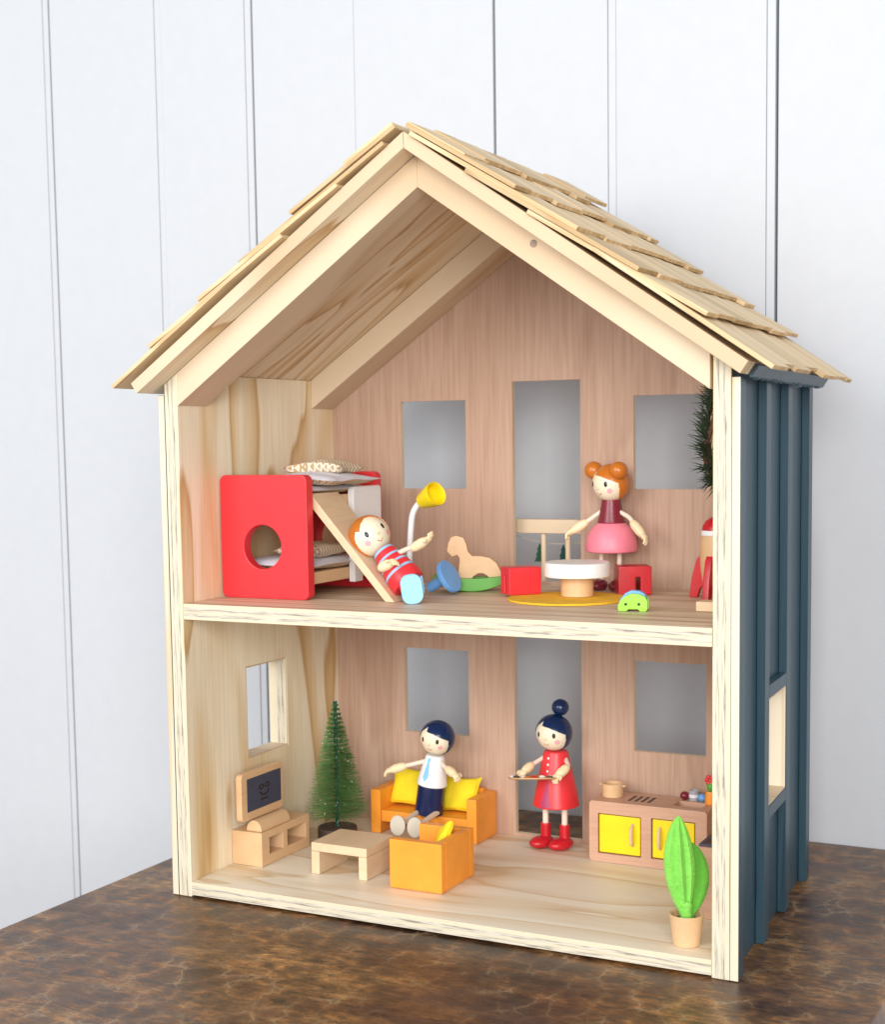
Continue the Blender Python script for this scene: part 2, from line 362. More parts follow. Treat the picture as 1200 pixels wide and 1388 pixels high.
def lathe(profile, p0=(0, 0, 0), p1=None, seg=36, bm=None):
    """profile of (radius, height); placed at p0 with its axis towards p1"""
    own = bm is None
    if own: bm = bmesh.new()
    mm = frame_to(p0, p1)[0] if p1 else Matrix.Translation(p0)
    rings = []
    for r, z in profile:
        if r < 1e-7: rings.append([bm.verts.new(mm @ Vector((0, 0, z)))])
        else: rings.append([bm.verts.new(mm @ Vector((r * math.cos(2 * math.pi * i / seg), r * math.sin(2 * math.pi * i / seg), z))) for i in range(seg)])
    for a, b in zip(rings, rings[1:]):
        for i in range(seg):
            j = (i + 1) % seg
            if len(a) == 1 and len(b) == 1: continue
            if len(a) == 1: bm.faces.new((a[0], b[i], b[j]))
            elif len(b) == 1: bm.faces.new((a[i], a[j], b[0]))
            else: bm.faces.new((a[i], a[j], b[j], b[i]))
    if len(rings[0]) > 1: bm.faces.new(list(reversed(rings[0])))
    if len(rings[-1]) > 1: bm.faces.new(rings[-1])
    if own: bmesh.ops.recalc_face_normals(bm, faces=bm.faces)
    return bm

def cyl_prof(r, z0, z1, b=0.0008, r1=None):
    r1 = r if r1 is None else r1
    return [(0, z0), (r - b, z0), (r - b * .3, z0 + b * .3), (r, z0 + b), (r1, z1 - b), (r1 - b * .3, z1 - b * .3), (r1 - b, z1), (0, z1)]

def tube(pts, rad, seg=10, bm=None, cap=True):
    own = bm is None
    if own: bm = bmesh.new()
    P = [Vector(p) for p in pts]; n = len(P)
    R = [rad] * n if not isinstance(rad, (list, tuple)) else list(rad)
    t = [(P[min(i + 1, n - 1)] - P[max(i - 1, 0)]).normalized() for i in range(n)]
    up = Vector((0, 0, 1)) if abs(t[0].z) < 0.9 else Vector((1, 0, 0))
    x = t[0].cross(up).normalized(); rings = []
    if cap:
        P2, R2, T2 = [], [], []
        for s, i in ((-1, 0), (1, n - 1)):
            add = [(P[i] + t[i] * s * R[i] * math.sin(a), R[i] * math.cos(a), t[i]) for a in (0.5, 1.0, 1.4)]
            if s < 0: add = add[::-1]
            (P2.append(add))
        P = [a[0] for a in P2[0]] + P + [a[0] for a in P2[1]]
        R = [a[1] for a in P2[0]] + R + [a[1] for a in P2[1]]
        t = [a[2] for a in P2[0]] + t + [a[2] for a in P2[1]]
    for p, r, tt in zip(P, R, t):
        x = (x - tt * x.dot(tt)).normalized(); y = tt.cross(x)
        rings.append([bm.verts.new(p + (x * math.cos(2 * math.pi * i / seg) + y * math.sin(2 * math.pi * i / seg)) * r) for i in range(seg)])
    for a, b in zip(rings, rings[1:]):
        for i in range(seg):
            j = (i + 1) % seg; bm.faces.new((a[i], a[j], b[j], b[i]))
    bm.faces.new(list(reversed(rings[0]))); bm.faces.new(rings[-1])
    if own: bmesh.ops.recalc_face_normals(bm, faces=bm.faces)
    return bm

def spline(pts, n=8):
    P = [Vector(p) for p in pts]; out = []
    for i in range(len(P) - 1):
        a, b, c, d = P[max(i - 1, 0)], P[i], P[i + 1], P[min(i + 2, len(P) - 1)]
        for k in range(n):
            u = k / n
            out.append(0.5 * ((2 * b) + (c - a) * u + (2 * a - 5 * b + 4 * c - d) * u * u + (3 * b - a - 3 * c + d) * u ** 3))
    return out + [P[-1]]

def ell(c, rx, ry, rz, X=None, Y=None, Z=None, bm=None, u=24, v=14):
    own = bm is None
    if own: bm = bmesh.new()
    X = Vector(X or (1, 0, 0)); Y = Vector(Y or (0, 1, 0)); Z = Vector(Z or (0, 0, 1)); c = Vector(c)
    mm = Matrix.Identity(4)
    for i in range(3):
        mm[i][0] = X[i] * rx; mm[i][1] = Y[i] * ry; mm[i][2] = Z[i] * rz; mm[i][3] = c[i]
    bmesh.ops.create_uvsphere(bm, u_segments=u, v_segments=v, radius=1, matrix=mm)
    if own: bmesh.ops.recalc_face_normals(bm, faces=bm.faces)
    return bm

# ------------------------------------------------------------------ object helpers
BASE = {}
def tag(o, label, cat, group=None):
    o['label'] = label; o['category'] = cat
    if group: o['group'] = group
    return o

def thing(name, label, cat, loc=(0, 0, 0), rotz=0.0, group=None):
    o = bpy.data.objects.new(name, None); COL.objects.link(o)
    o.empty_display_size = 0.01
    o.location = loc; o.rotation_euler = (0, 0, rotz)
    BASE[o.name] = Vector(loc) if rotz == 0 else Vector((0, 0, 0))
    return tag(o, label, cat, group)

def to_mesh(name, bm, mats, pick=None, sharp=32, off=None):
    if off is not None: bmesh.ops.translate(bm, verts=bm.verts, vec=-off)
    for f in bm.faces: f.smooth = True
    for e in bm.edges:
        if len(e.link_faces) == 2 and e.calc_face_angle(0) > math.radians(sharp): e.smooth = False
    me = bpy.data.meshes.new(name)
    if not isinstance(mats, (list, tuple)): mats = [mats]
    if pick:
        for f in bm.faces: f.material_index = pick(f.normal, f.calc_center_median() + (off if off is not None else Vector()))
    bm.to_mesh(me); bm.free()
    for mt in mats: me.materials.append(M[mt])
    return me

def wn(o):
    if len(o.data.polygons) < 4000:
        md = o.modifiers.new('WeightedNormal', 'WEIGHTED_NORMAL'); md.keep_sharp = True; md.weight = 90

def root_base(p):
    while p.parent: p = p.parent
    return BASE.get(p.name, Vector())

def part(name, bm, mat, parent, pick=None, sharp=32):
    o = bpy.data.objects.new(name, to_mesh(name, bm, mat, pick, sharp, root_base(parent)))
    COL.objects.link(o); o.parent = parent
    wn(o)
    return o

def solo(name, bm, mat, base, label, cat, group=None, pick=None, sharp=32):
    base = Vector(base)
    o = bpy.data.objects.new(name, to_mesh(name, bm, mat, pick, sharp, base))
    COL.objects.link(o); o.location = base
    wn(o)
    return tag(o, label, cat, group)

def struct(name, bm, mat):
    o = bpy.data.objects.new(name, to_mesh(name, bm, mat)); COL.objects.link(o); o['kind'] = 'structure'; return o

# ------------------------------------------------------------------ room: floor, two plank walls
struct('floor', box(-1.6, 3.2, -2.6, 0.8, -0.78, -0.75, 0), 'roomfloor')

def plank_wall(name, axis, at, back, spans, z0, z1):
    """planks stand proud of a dark backing; axis = direction the planks follow"""
    lo, hi = spans[0][0], spans[-1][1]
    if axis == 'y': bk = box(back - 0.02, back, lo - .02, hi + .03, z0, z1, 0)
    else: bk = box(lo - .03, hi, back, back + 0.02, z0, z1, 0)
    root = struct(name, bk, 'gap')
    for a, b, bv, dep, *dk in spans:
        if axis == 'y': bm = box(back + 0.0005, at - dep, a, b, z0, z1, bv, 2)
        else: bm = box(a, b, at + dep, back - 0.0005, z0, z1, bv, 2)
        ed = dk[0] if dk else 0
        part('plank', bm, ['wall', 'gap'], root, (lambda n, c: 1 if ed and abs(n.y if axis == 'y' else n.x) > .9 else 0), sharp=60)
    return root
G = 0.0011
joints = [(-1.30, 0), (-1.12, 1), (-0.955, 0), (-0.79, 1), (-0.625, 0), (-0.4740, 3), (-0.3030, 2), (-0.1745, 3), (-0.0335, 0), (0.1375, 1), (0.2695, 2), (0.4335, 3), (0.5812, 0), (0.74, 1), (0.91, 0), (1.08, 1), (1.25, 0), (1.42, 1)]
spans = []; edge_l = -1.45
for jx, kind in joints:                       # 0 tight joint, 1 open dark joint, 2 beaded joint, 3 bead beside an open joint
    g = {0: .00004, 1: .0013, 2: .0001, 3: .0001}[kind]
    if kind in (2, 3):
        spans.append((edge_l, jx - .0045, .0010, 0)); spans.append((jx - .0043, jx + .0043, .0010, .0009))
        edge_l = jx + .0045 if kind == 2 else jx + .0072
    else:
        spans.append((edge_l, jx - g, .0010, 0)); edge_l = jx + g
spans.append((edge_l, 1.60, .0010, 0))
plank_wall('wall_back', 'x', 0.41, 0.426, spans, -0.74, 1.7)

# ------------------------------------------------------------------ table
tb = thing('table', 'dark brown mottled wooden table under the dollhouse', 'table', (0.27, -0.15, -0.75))
part('table_top', box(-0.0755, 0.624, -0.75, 0.4085, -0.032, 0.0, 0.0016), 'table', tb)
for lx in (0.0, 0.56):
    for ly in (-0.70, 0.33):
        part('leg', box(lx - .03, lx + .03, ly - .03, ly + .03, -0.75, -0.0322, 0.003), 'table', tb)

# ------------------------------------------------------------------ dollhouse
W = 0.52; D = 0.2604; TW = 0.0206; BT = 0.007; TS = 0.0141; ZF = 0.0141; ZS = 0.2645
SL = 0.6816; CS = 1 / math.sqrt(1 + SL * SL); SN = SL * CS      # roof slope
HAP = 0.6419; HUN = 0.6291; OV = 0.0226; RB = 0.285
TOE = 0.0509
def zun(x): return HUN - SL * abs(x - 0.26)
house = thing('dollhouse', 'two-storey plywood dollhouse with shingled gable roof and dark blue sides', 'dollhouse', (0.26, 0.13, 0))
HB = BASE[house.name].copy()
# object coordinates of house parts are relative to HB: keep edge materials in step
for key, axi in (('edge_v', 0), ('edge_vr', 0), ('edge_fl', 2), ('edge_up', 2), ('reveal', 0)):
    for n in M[key].node_tree.nodes:
        if n.type == 'MATH' and n.operation == 'SUBTRACT': n.inputs[1].default_value -= HB[axi]

def toe(bm, x_from=0.45):
    for v in bm.verts:
        if v.co.x > x_from: v.co.x -= TOE * max(0.0, v.co.y)
    return bm

def edge_pick(n, c): return 1 if n.y < -0.9 else 0
part('floor_panel', toe(box(TW + .0002, W - TW - .0002, 0, D - .0004, 0.0022, ZF, 0.0005)), ['ply_floor', 'edge_fl'], house, edge_pick)
part('upper_floor', toe(box(TW + .0002, W - TW - .0002, 0, D - .0004, ZS - TS, ZS, 0.0005)), ['ply_upper', 'edge_up'], house, edge_pick)

def side_wall(side):
    xo, xi = BT, TW                                          # left side; the right is mirrored and toes in
    ztop_in, ztop_out = zun(xi), zun(xo)
    wy0, wy1, wz0, wz1 = (0.094, 0.163, 0.1076, 0.1945) if side < 0 else (0.106, 0.174, 0.1085, 0.1960)
    bm = prism(rect(0, RB, 0.0004, 0.44), 'x', xo, xi, [rect(wy0, wy1, wz0, wz1)], 0)
    # carry the top up to the roof
    for v in bm.verts:
        if abs(v.co.z - 0.44) < 1e-5: v.co.z = (ztop_in if v.co.x > (xo + xi) / 2 else ztop_out) - 0.0006
    bmesh.ops.recalc_face_normals(bm, faces=bm.faces)
    bev_all(bm, 0.0005, 1)
    def fix(bm):
        if side > 0:
            for v in bm.verts: v.co.x = W - v.co.x
            bmesh.ops.reverse_faces(bm, faces=bm.faces)
            for v in bm.verts: v.co.x -= TOE * v.co.y
        bmesh.ops.recalc_face_normals(bm, faces=bm.faces)
        return bm
    fix(bm)
    def pick(n, c):
        if n.y < -0.9 or (abs(n.x) < 0.5 and abs(n.z) < 0.3 and wy0 - .01 < c.y < wy1 + .01): return 1
        out = n.x * side > 0.8
        if out: return 2
        return 0
    wl = part('side_wall', bm, ['ply_v', 'edge_v' if side < 0 else 'edge_vr', 'blue'], house, pick)
    def bpick(n, c): return 1 if n.y < -0.9 and (c.y < 0.005 or side < 0) else 0
    def batten(y0, y1, z0, z1, name='batten'):
        zt = min(z1, 0.4470)
        part(name, fix(box(0, BT - .0002, y0, y1, z0, zt, 0.00035, 1)), ['blue', 'trim_z'], wl, bpick)
    for y0 in ((0.0, 0.0885, 0.1745, 0.2690) if side > 0 else (0.0, 0.0765, 0.1640, 0.2685)):
        batten(y0, y0 + 0.0165, 0.0004, 0.447)
    lx1 = TW - .0006
    part('window_liner', fix(box(0.0006, lx1, wy1 - .0011, wy1 - .0002, wz0 + .0012, wz1 - .0012, 0)), ['reveal' if side < 0 else 'trim_z'], wl)
    part('window_liner', fix(box(0.0006, lx1, wy0 + .0002, wy0 + .0011, wz0 + .0012, wz1 - .0012, 0)), ['trim_z'], wl)
    part('window_liner', fix(box(0.0006, lx1, wy0 + .0002, wy1 - .0002, wz0 + .0002, wz0 + .0011, 0)), ['trim'], wl)
    part('window_liner', fix(box(0.0006, lx1, wy0 + .0002, wy1 - .0002, wz1 - .0011, wz1 - .0002, 0)), ['trim'], wl)
    y0, y1 = 0.1055, 0.1742
    if side > 0:
        batten(y0, y1, wz1 + 0.0003, wz1 + 0.0105, 'window_trim'); batten(y0, y1, wz0 - 0.0105, wz0 - 0.0003, 'window_trim')
    return wl
wall_l = side_wall(-1); wall_r = side_wall(1)

# back panel with its openings
def back_panel():
    xs = [TW, 0.0998, 0.1720, 0.2223, 0.26, 0.2926, 0.3455, 0.4156, W - TW]
    zs = [0.0006, ZF + .003, 0.1094, 0.1956, 0.2440, ZS + .003, 0.3566, 0.4432, 0.4597, None]
    holes = [(0.0998, .1720, .1094, .1956), (.3455, .4156, .1094, .1956), (.2223, .2926, ZF + .003, .2440),
             (0.0998, .1720, .3566, .4432), (.3455, .4156, .3566, .4432), (.2223, .2926, ZS + .003, .4597)]
    bm = bmesh.new(); vd = {}
    def V(x, z):
        z = zun(x) - .0008 if z is None else z
        k = (round(x, 5), round(z, 5))
        if k not in vd: vd[k] = bm.verts.new((x, D, z))
        return vd[k]
    for i in range(len(xs) - 1):
        for j in range(len(zs) - 1):
            cx = (xs[i] + xs[i + 1]) / 2; cz = (zs[j] + (zs[j + 1] or 0.47)) / 2
            if any(a < cx < b and c < cz < d for a, b, c, d in holes): continue
            bm.faces.new((V(xs[i], zs[j]), V(xs[i + 1], zs[j]), V(xs[i + 1], zs[j + 1]), V(xs[i], zs[j + 1])))
    ex = bmesh.ops.extrude_face_region(bm, geom=list(bm.faces))
    bmesh.ops.translate(bm, verts=[g for g in ex['geom'] if isinstance(g, bmesh.types.BMVert)], vec=(0, 0.006, 0))
    bmesh.ops.recalc_face_normals(bm, faces=bm.faces)
    for v in bm.verts:
        if v.co.x > 0.49: v.co.x = W - TW - TOE * D - .0004
    return bm
def bp_pick(n, c): return 0 if abs(n.y) > 0.5 else 1
back = part('back_panel', back_panel(), ['lauan', 'trim'], house, bp_pick)
# balcony outside the upper door
part('balcony_rail', box(0.205, 0.312, 0.2790, 0.2920, 0.3125, 0.3263, 0.001), 'trim', back)
part('balcony_platform', box(0.205, 0.312, 0.2666, 0.2950, 0.2560, 0.2630, 0.0008), 'trim', back)
for bxp in (0.2105, 0.2436, 0.2692, 0.3020):
    part('baluster', lathe(cyl_prof(0.0026, 0.2631, 0.3124, 0.0003), (bxp, 0.2855, 0), seg=16), 'trim', back)

# rafters front and back
def rafter(side, y0, y1):
    xa = 0.26 if side < 0 else 0.26
    xe = TW + .0003 if side < 0 else W - TW - .0003 - TOE * y1
    def zl(x): return 0.6028 - 0.6925 * abs(x - 0.26)
    poly = [(xe, zl(xe)), (xa, zl(xa)), (xa, zun(xa) - .0006), (xe, zun(xe) - .0006)]
    if side < 0: poly = [(x - (0.00002 if x > .25 else 0), z) for x, z in poly]
    else: poly = [(x + (0.00002 if x < .27 else 0), z) for x, z in poly]
    return prism(poly, 'y', y0, y1, (), 0.0003, 1)
for s in (-1, 1):
    raf_r = part('rafter', rafter(s, 0.0, 0.0415), 'trim', house)
    part('rafter', rafter(s, 0.2190, D - .0006), 'trim', house)

# roof panels and shingles
HO = 0.0115; THP = 0.0106
def rshape(side, d, y):
    """horizontal distance from the ridge -> x, the right slope narrows a little to the back"""
    k = 1 - (0.17 * max(0.0, y) if side > 0 else 0)
    return 0.26 + side * d * k
def roof_panel(side):
    de = W / 2 + HO
    poly = [(0.0, HAP), (de, HAP - SL * de), (de - THP * SN, HAP - SL * de - THP * CS), (0.0, HUN)]
    bm = bmesh.new(); ys = (-OV, RB); rings = []
    for y in ys:
        rings.append([bm.verts.new((rshape(side, max(d, 0.0002), y), y, z)) for d, z in poly])
    for i in range(4):
        j = (i + 1) % 4; bm.faces.new((rings[0][i], rings[0][j], rings[1][j], rings[1][i]))
    bm.faces.new(rings[0]); bm.faces.new(rings[1][::-1])
    return bev_all(bm, 0.0007, 2)
def rp_pick(n, c): return 1 if (abs(n.y) > 0.7 or n.z > 0.3 or n.z < -0.78 and c.y < 0.0) else 0
roof = {s: part('roof_panel', roof_panel(s), ['ply_roof', 'trim'], house, rp_pick) for s in (-1, 1)}
# painted eave board on the right
def eave_board():
    de = W / 2 + HO; bm = bmesh.new()
    for k, (a, b) in enumerate(((0.0, 0.284),)):
        prof = [(de + .0002, HAP - SL * de - .0010), (de + .0018, HAP - SL * de - .0020),
                (de - THP * SN + .0016, HAP - SL * de - THP * CS - .0022), (de - THP * SN - .0002, HAP - SL * de - THP * CS - .0012)]
        r = [[bm.verts.new((rshape(1, d, y), y, z)) for d, z in prof] for y in (a, b)]
        for i in range(4):
            j = (i + 1) % 4; bm.faces.new((r[0][i], r[0][j], r[1][j], r[1][i]))
        bm.faces.new(r[0]); bm.faces.new(r[1][::-1])
    bev_all(bm, 0.0004, 1)
    return bm
part('eave_board', eave_board(), 'blue', roof[1])
def drips():
    bm = bmesh.new(); de = W / 2 + HO; y = 0.012; rd = random.Random(5)
    while y < 0.27:
        r = rd.uniform(.0010, .0017)
        ell((rshape(1, de - THP * SN + .0012, y), y, HAP - SL * de - THP * CS - .0018), r, rd.uniform(.0014, .0026), r * 1.1, bm=bm, u=8, v=6)
        y += rd.uniform(.0055, .0085)
    return bm
dr = part('paint_drips', drips(), 'blue', roof[1]); dr['kind'] = 'stuff'
# soft blue drip cap under the right eave
TSH = 0.0034; EXP = 0.0590
TH = TSH / EXP
LSH = 0.160
sh_mesh = {}
def shingle_mesh(wd, ln):
    k = (round(wd, 3), round(ln, 3))
    if k not in sh_mesh:
        bm = bmesh.new(); bx(bm, 0, k[1], 0.0, k[0], 0, TSH); bev_all(bm, 0.0003, 1)
        sh_mesh[k] = to_mesh('shingle', bm, ['shingle', 'shingle_end'], lambda n, c: 1 if n.x < -0.9 else 0)
    return sh_mesh[k]
rd = random.Random(21)
for side in (-1, 1):
    dd0 = 0.2825 if side > 0 else 0.2850
    for row in range(6):
        y = -0.0285 + rd.uniform(-.001, .001); first = True
        while y < 0.286:
            wd = rd.choice((0.036, 0.042, 0.048, 0.054, 0.060))
            if first: wd = rd.choice((0.030, 0.044, 0.058)); first = False
            if y + wd > 0.280: wd = 0.298 - y
            wd = round(wd, 3)
            d = dd0 - row * EXP * CS * 0.975 + rd.uniform(-.0045, .0045)
            h0 = 0.0088 + rd.uniform(-0.0003, 0.0013)
            if row == 0: h0 = 0.0042
            ln = min(LSH, d / CS - 0.002)
            th = (h0 - 0.0004) / ln if ln >= LSH - .001 else TH
            if row == 0: th = 0.0001
            th += rd.uniform(0, .004)
            up = Vector((-side * CS, 0, SN)); nr = Vector((side * SN, 0, CS))
            ax = (up * math.cos(th) - nr * math.sin(th)).normalized()
            az = (nr * math.cos(th) + up * math.sin(th)).normalized()
            ay = az.cross(ax)
            ymid = y + wd / 2
            pos = Vector((rshape(side, d, ymid), y, HAP - SL * d)) + nr * (h0 + .0003)
            if ay.y < 0: pos.y = y + wd
            o = bpy.data.objects.new('shingle', shingle_mesh(wd - 0.001, round(ln, 3))); COL.objects.link(o)
            o.parent = roof[side]
            mm = Matrix.Identity(4)
            for i in range(3): mm[i][0] = ax[i]; mm[i][1] = ay[i]; mm[i][2] = az[i]; mm[i][3] = (pos - HB)[i]
            o.matrix_local = mm
            y += wd + 0.0004

part('knot', lathe([(0, 0), (.0028, 0), (.0030, .0002), (.0020, .0003), (0, .0003)], (0.3590, -0.0001, 0.5520), (0.3590, -1, 0.5520), 20), 'knot', raf_r)

# ------------------------------------------------------------------ garland of felt trees on the balcony
gl = thing('garland', 'string garland with dark green felt trees behind the upper door', 'garland', (0.258, 0.294, 0.264))
part('string', tube(spline([(0.206, .2940, .3105), (0.2302, .2945, .3040), (0.256, .2948, .3015), (0.285, .2945, .3040), (0.311, .2940, .3110)], 6), 0.0004, 6), 'string', gl)
def felt_tree(cx, cz, s):
    return prism([(cx - .0058 * s, cz), (cx + .0058 * s, cz), (cx + .0028 * s, cz + .006 * s), (cx + .0042 * s, cz + .006 * s), (cx + .0018 * s, cz + .0115 * s), (cx + .003 * s, cz + .0115 * s), (cx, cz + .0185 * s), (cx - .003 * s, cz + .0115 * s), (cx - .0018 * s, cz + .0115 * s), (cx - .0042 * s, cz + .006 * s), (cx - .0028 * s, cz + .006 * s)], 'y', 0.2938, 0.2950, (), 0.0002, 1)
for cx, cz, mt in ((.2355, .2835, 'felt_a'), (.2607, .2830, 'felt_b'), (.288, .2850, 'felt_a')):
    part('felt_tree', felt_tree(cx, cz, 1.0), mt, gl)

# ------------------------------------------------------------------ upper floor: bunk bed
bk = thing('bunk_bed', 'red toy bunk bed with round porthole in its end panel', 'bunk bed', (0.07, 0.12, ZS))
def end_panel(y0, y1, hole):
    return prism(rrect(0.0222, 0.1150, ZS + .0002, 0.3757, 0.006), 'y', y0, y1, [circ(0.0672, 0.3112, 0.0198)] if hole else (), 0.0012)
part('end_panel', end_panel(0.0570, 0.0680, True), 'red', bk)
part('end_panel', end_panel(0.1810, 0.1920, True), 'red', bk)
part('bed_board', box(0.0250, 0.1090, 0.0682, 0.1808, 0.2770, 0.2880, 0.001), 'beech', bk)
part('bed_board', box(0.0250, 0.1090, 0.0682, 0.1808, 0.3460, 0.3560, 0.001), 'beech', bk)
part('guard_board', prism([(0.1370, 0.3350), (0.1370, 0.2740), (0.1520, 0.2740), (0.1520, 0.3300), (0.1890, 0.3300), (0.1890, 0.3600), (0.1865, 0.3628), (0.1400, 0.3628), (0.1370, 0.3600)], 'x', 0.1094, 0.1160, (), 0.001), 'white', bk)

def pillow(c, hx, hy, hz, rot=0.0, tilt=0.0, pinch=0.12, n=14, seed=1, X=None, Y=None, Z=None, wave=0.0):
    """cushion with pinched edges and pointed corners; hx, hy half sizes, hz half thickness"""
    r_ = random.Random(seed); bm = bmesh.new(); grid = {}
    c = Vector(c)
    X = Vector(X or (math.cos(rot), math.sin(rot), 0)); Y = Vector(Y or (-math.sin(rot), math.cos(rot), 0)); Z = Vector(Z or (0, 0, 1))
    ph = r_.random() * 6
    for s in (1, -1):
        for i in range(n + 1):
            for j in range(n + 1):
                u = i / n * 2 - 1; v = j / n * 2 - 1
                edge = abs(u) > .999 or abs(v) > .999
                if s < 0 and edge: grid[(s, i, j)] = grid[(1, i, j)]; continue
                su = hx * u * (1 - pinch * (1 - v * v) * u * u); sv = hy * v * (1 - pinch * (1 - u * u) * v * v)
                h = hz * ((1 - u ** 4) * (1 - v ** 4)) ** 0.6 * (1 + .12 * math.sin(5 * u + ph) * math.sin(4 * v + ph * 2))
                dz = wave * math.sin(3.4 * u + ph) + wave * .6 * math.sin(5 * v + ph)
                grid[(s, i, j)] = bm.verts.new(c + X * su + Y * sv + Z * (s * h + dz))
    for s in (1, -1):
        for i in range(n):
            for j in range(n):
                q = [grid[(s, i, j)], grid[(s, i + 1, j)], grid[(s, i + 1, j + 1)], grid[(s, i, j + 1)]]
                bm.faces.new(q if s > 0 else q[::-1])
    bmesh.ops.recalc_face_normals(bm, faces=bm.faces)
    return bm
def top_pick(n, c): return 0 if n.z > -0.05 else 1
solo('bunk_mattress', pillow((0.070, 0.1240, 0.3610), 0.043, 0.054, 0.0045, 0, pinch=0.05, seed=2, wave=.0003), ['chevron', 'linen'], (0.07, .124, .3562), 'thin chevron cotton mattress on the top bunk', 'mattress', pick=top_pick)
solo('quilt', pillow((0.0840, 0.1180, 0.3705), 0.050, 0.045, 0.0052, 0.05, pinch=0.16, seed=3, wave=.0010), ['chevron', 'linen'], (0.084, .118, .3650), 'chevron quilt with white lining hanging over the top bunk edge', 'quilt', pick=top_pick)
solo('pillow', pillow((0.0890, 0.1300, 0.3812), 0.0320, 0.026, 0.0058, 0.1, pinch=0.20, seed=4, wave=.0010), ['chevron', 'chevron'], (0.089, .13, .3752), 'plump beige chevron pillow on top of the bunk bed', 'pillow')
solo('bunk_mattress', pillow((0.070, 0.1240, 0.2935), 0.045, 0.054, 0.0055, 0, pinch=0.06, seed=5, wave=.0004), ['chevron', 'linen'], (0.07, .124, .288), 'chevron mattress with white underside on the lower bunk', 'mattress', pick=top_pick)
solo('pillow', pillow((0.0830, 0.1180, 0.3052), 0.026, 0.032, 0.0065, 0.05, pinch=0.16, seed=6), ['chevron', 'chevron'], (0.083, .118, .299), 'small chevron pillow lying on the lower bunk behind the slide', 'pillow')

# slide board leaning on the bunk
def slide_board():
    p0 = Vector((0.1945, 0, ZS + .0002)); p1 = Vector((0.1105, 0, 0.3590)); d = (p1 - p0).normalized(); nrm = Vector((-d.z, 0, d.x)) * -1
    nrm = Vector((d.z, 0, -d.x)); t = 0.0075
    a, b = p0, p1
    q = [(a.x, a.z), (b.x, b.z), (b.x - nrm.x * t, b.z - nrm.z * t), (a.x - t * 1.25, a.z)]
    return prism(q, 'y', 0.0700, 0.1180, (), 0.0007)
solo('slide_board', slide_board(), 'beech_pale', (0.155, 0.094, ZS), 'sloping pale wood slide board leaning from the top bunk to the floor', 'slide')

# ------------------------------------------------------------------ dolls
def interp(tab, a):
    for (a0, e0), (a1, e1) in zip(tab, tab[1:]):
        if a0 <= a <= a1: return e0 + (e1 - e0) * (a - a0) / (a1 - a0 + 1e-9)
    return -90
FRINGE = [(-86, -75), (-74, 0), (-62, 16), (-27, 48), (-22, 52), (-17, 33), (15, 27), (50, 12), (64, 6), (70, 4), (73, -30), (86, -75)]
def head(root, c, r, fwd, up, hair, fringe=FRINGE, nape=-52, smile=1.0, lashes=False):
    c = Vector(c); f = Vector(fwd).normalized(); u = Vector(up); u = (u - f * u.dot(f)).normalized(); R = u.cross(f)
    def dirv(a, e):
        a = math.radians(a); e = math.radians(e)
        return f * math.cos(e) * math.cos(a) + R * math.cos(e) * math.sin(a) + u * math.sin(e)
    hd = part('head', ell(c, r, r, r, R, f, u, u=40, v=28), 'skin', root)
    # painted hair: a thin shell following the hairline
    bm = bmesh.new(); na, ne = 144, 84; vd = {}
    def keep(a, e):
        if abs(a) > 86: return e > nape
        return e > interp(fringe, a)
    def V(i, j, k):
        key = (i % na, j, k)
        if j in (0, ne): key = (0, j, k)
        if key not in vd: vd[key] = bm.verts.new(c + dirv(-180 + 360 * i / na, -90 + 180 * j / ne) * r * (1.045 if k else 0.97))
        return vd[key]
    kept = set()
    for i in range(na):
        for j in range(ne):
            if keep(-180 + 360 * (i + .5) / na, -90 + 180 * (j + .5) / ne): kept.add((i, j))
    for (i, j) in kept:
        q = [V(i, j, 1), V(i + 1, j, 1), V(i + 1, j + 1, 1), V(i, j + 1, 1)]
        qq = []
        for v in q:
            if v not in qq: qq.append(v)
        bm.faces.new(qq)
        for (di, dj, a, b) in ((-1, 0, (i, j), (i, j + 1)), (1, 0, (i + 1, j), (i + 1, j + 1)), (0, -1, (i, j), (i + 1, j)), (0, 1, (i, j + 1), (i + 1, j + 1))):
            nb = ((i + di) % na, j + dj)
            if 0 <= nb[1] < ne and nb not in kept:
                try: bm.faces.new((V(*a, 1), V(*b, 1), V(*b, 0), V(*a, 0)))
                except ValueError: pass
    bmesh.ops.recalc_face_normals(bm, faces=bm.faces)
    part('hair', bm, hair, hd, sharp=50)
    def spot(name, a, e, wr, hr, mt, depth=0.03):
        n = dirv(a, e); t = u.cross(n).normalized(); s = n.cross(t)
        part(name, ell(c + n * r * 0.995, wr * r, hr * r, depth * r, t, s, n, u=16, v=8), mt, hd)
    for a in (-29, 29):
        spot('eye', a, 3, 0.095, 0.15, 'black')
    for a in (-40, 40): spot('cheek', a, -19, 0.15, 0.15, 'blush', 0.012)
    spot('nose', 0, -9, 0.085, 0.075, 'nose', 0.09)
    pts = [c + dirv(a, -26 - smile * (1 - (a / 9.0) ** 2) * 5) * r * 1.003 for a in (-9, -6, -3, 0, 3, 6, 9)]
    part('mouth', tube(pts, r * 0.022, 6), 'mouth', hd)
    return hd, dirv

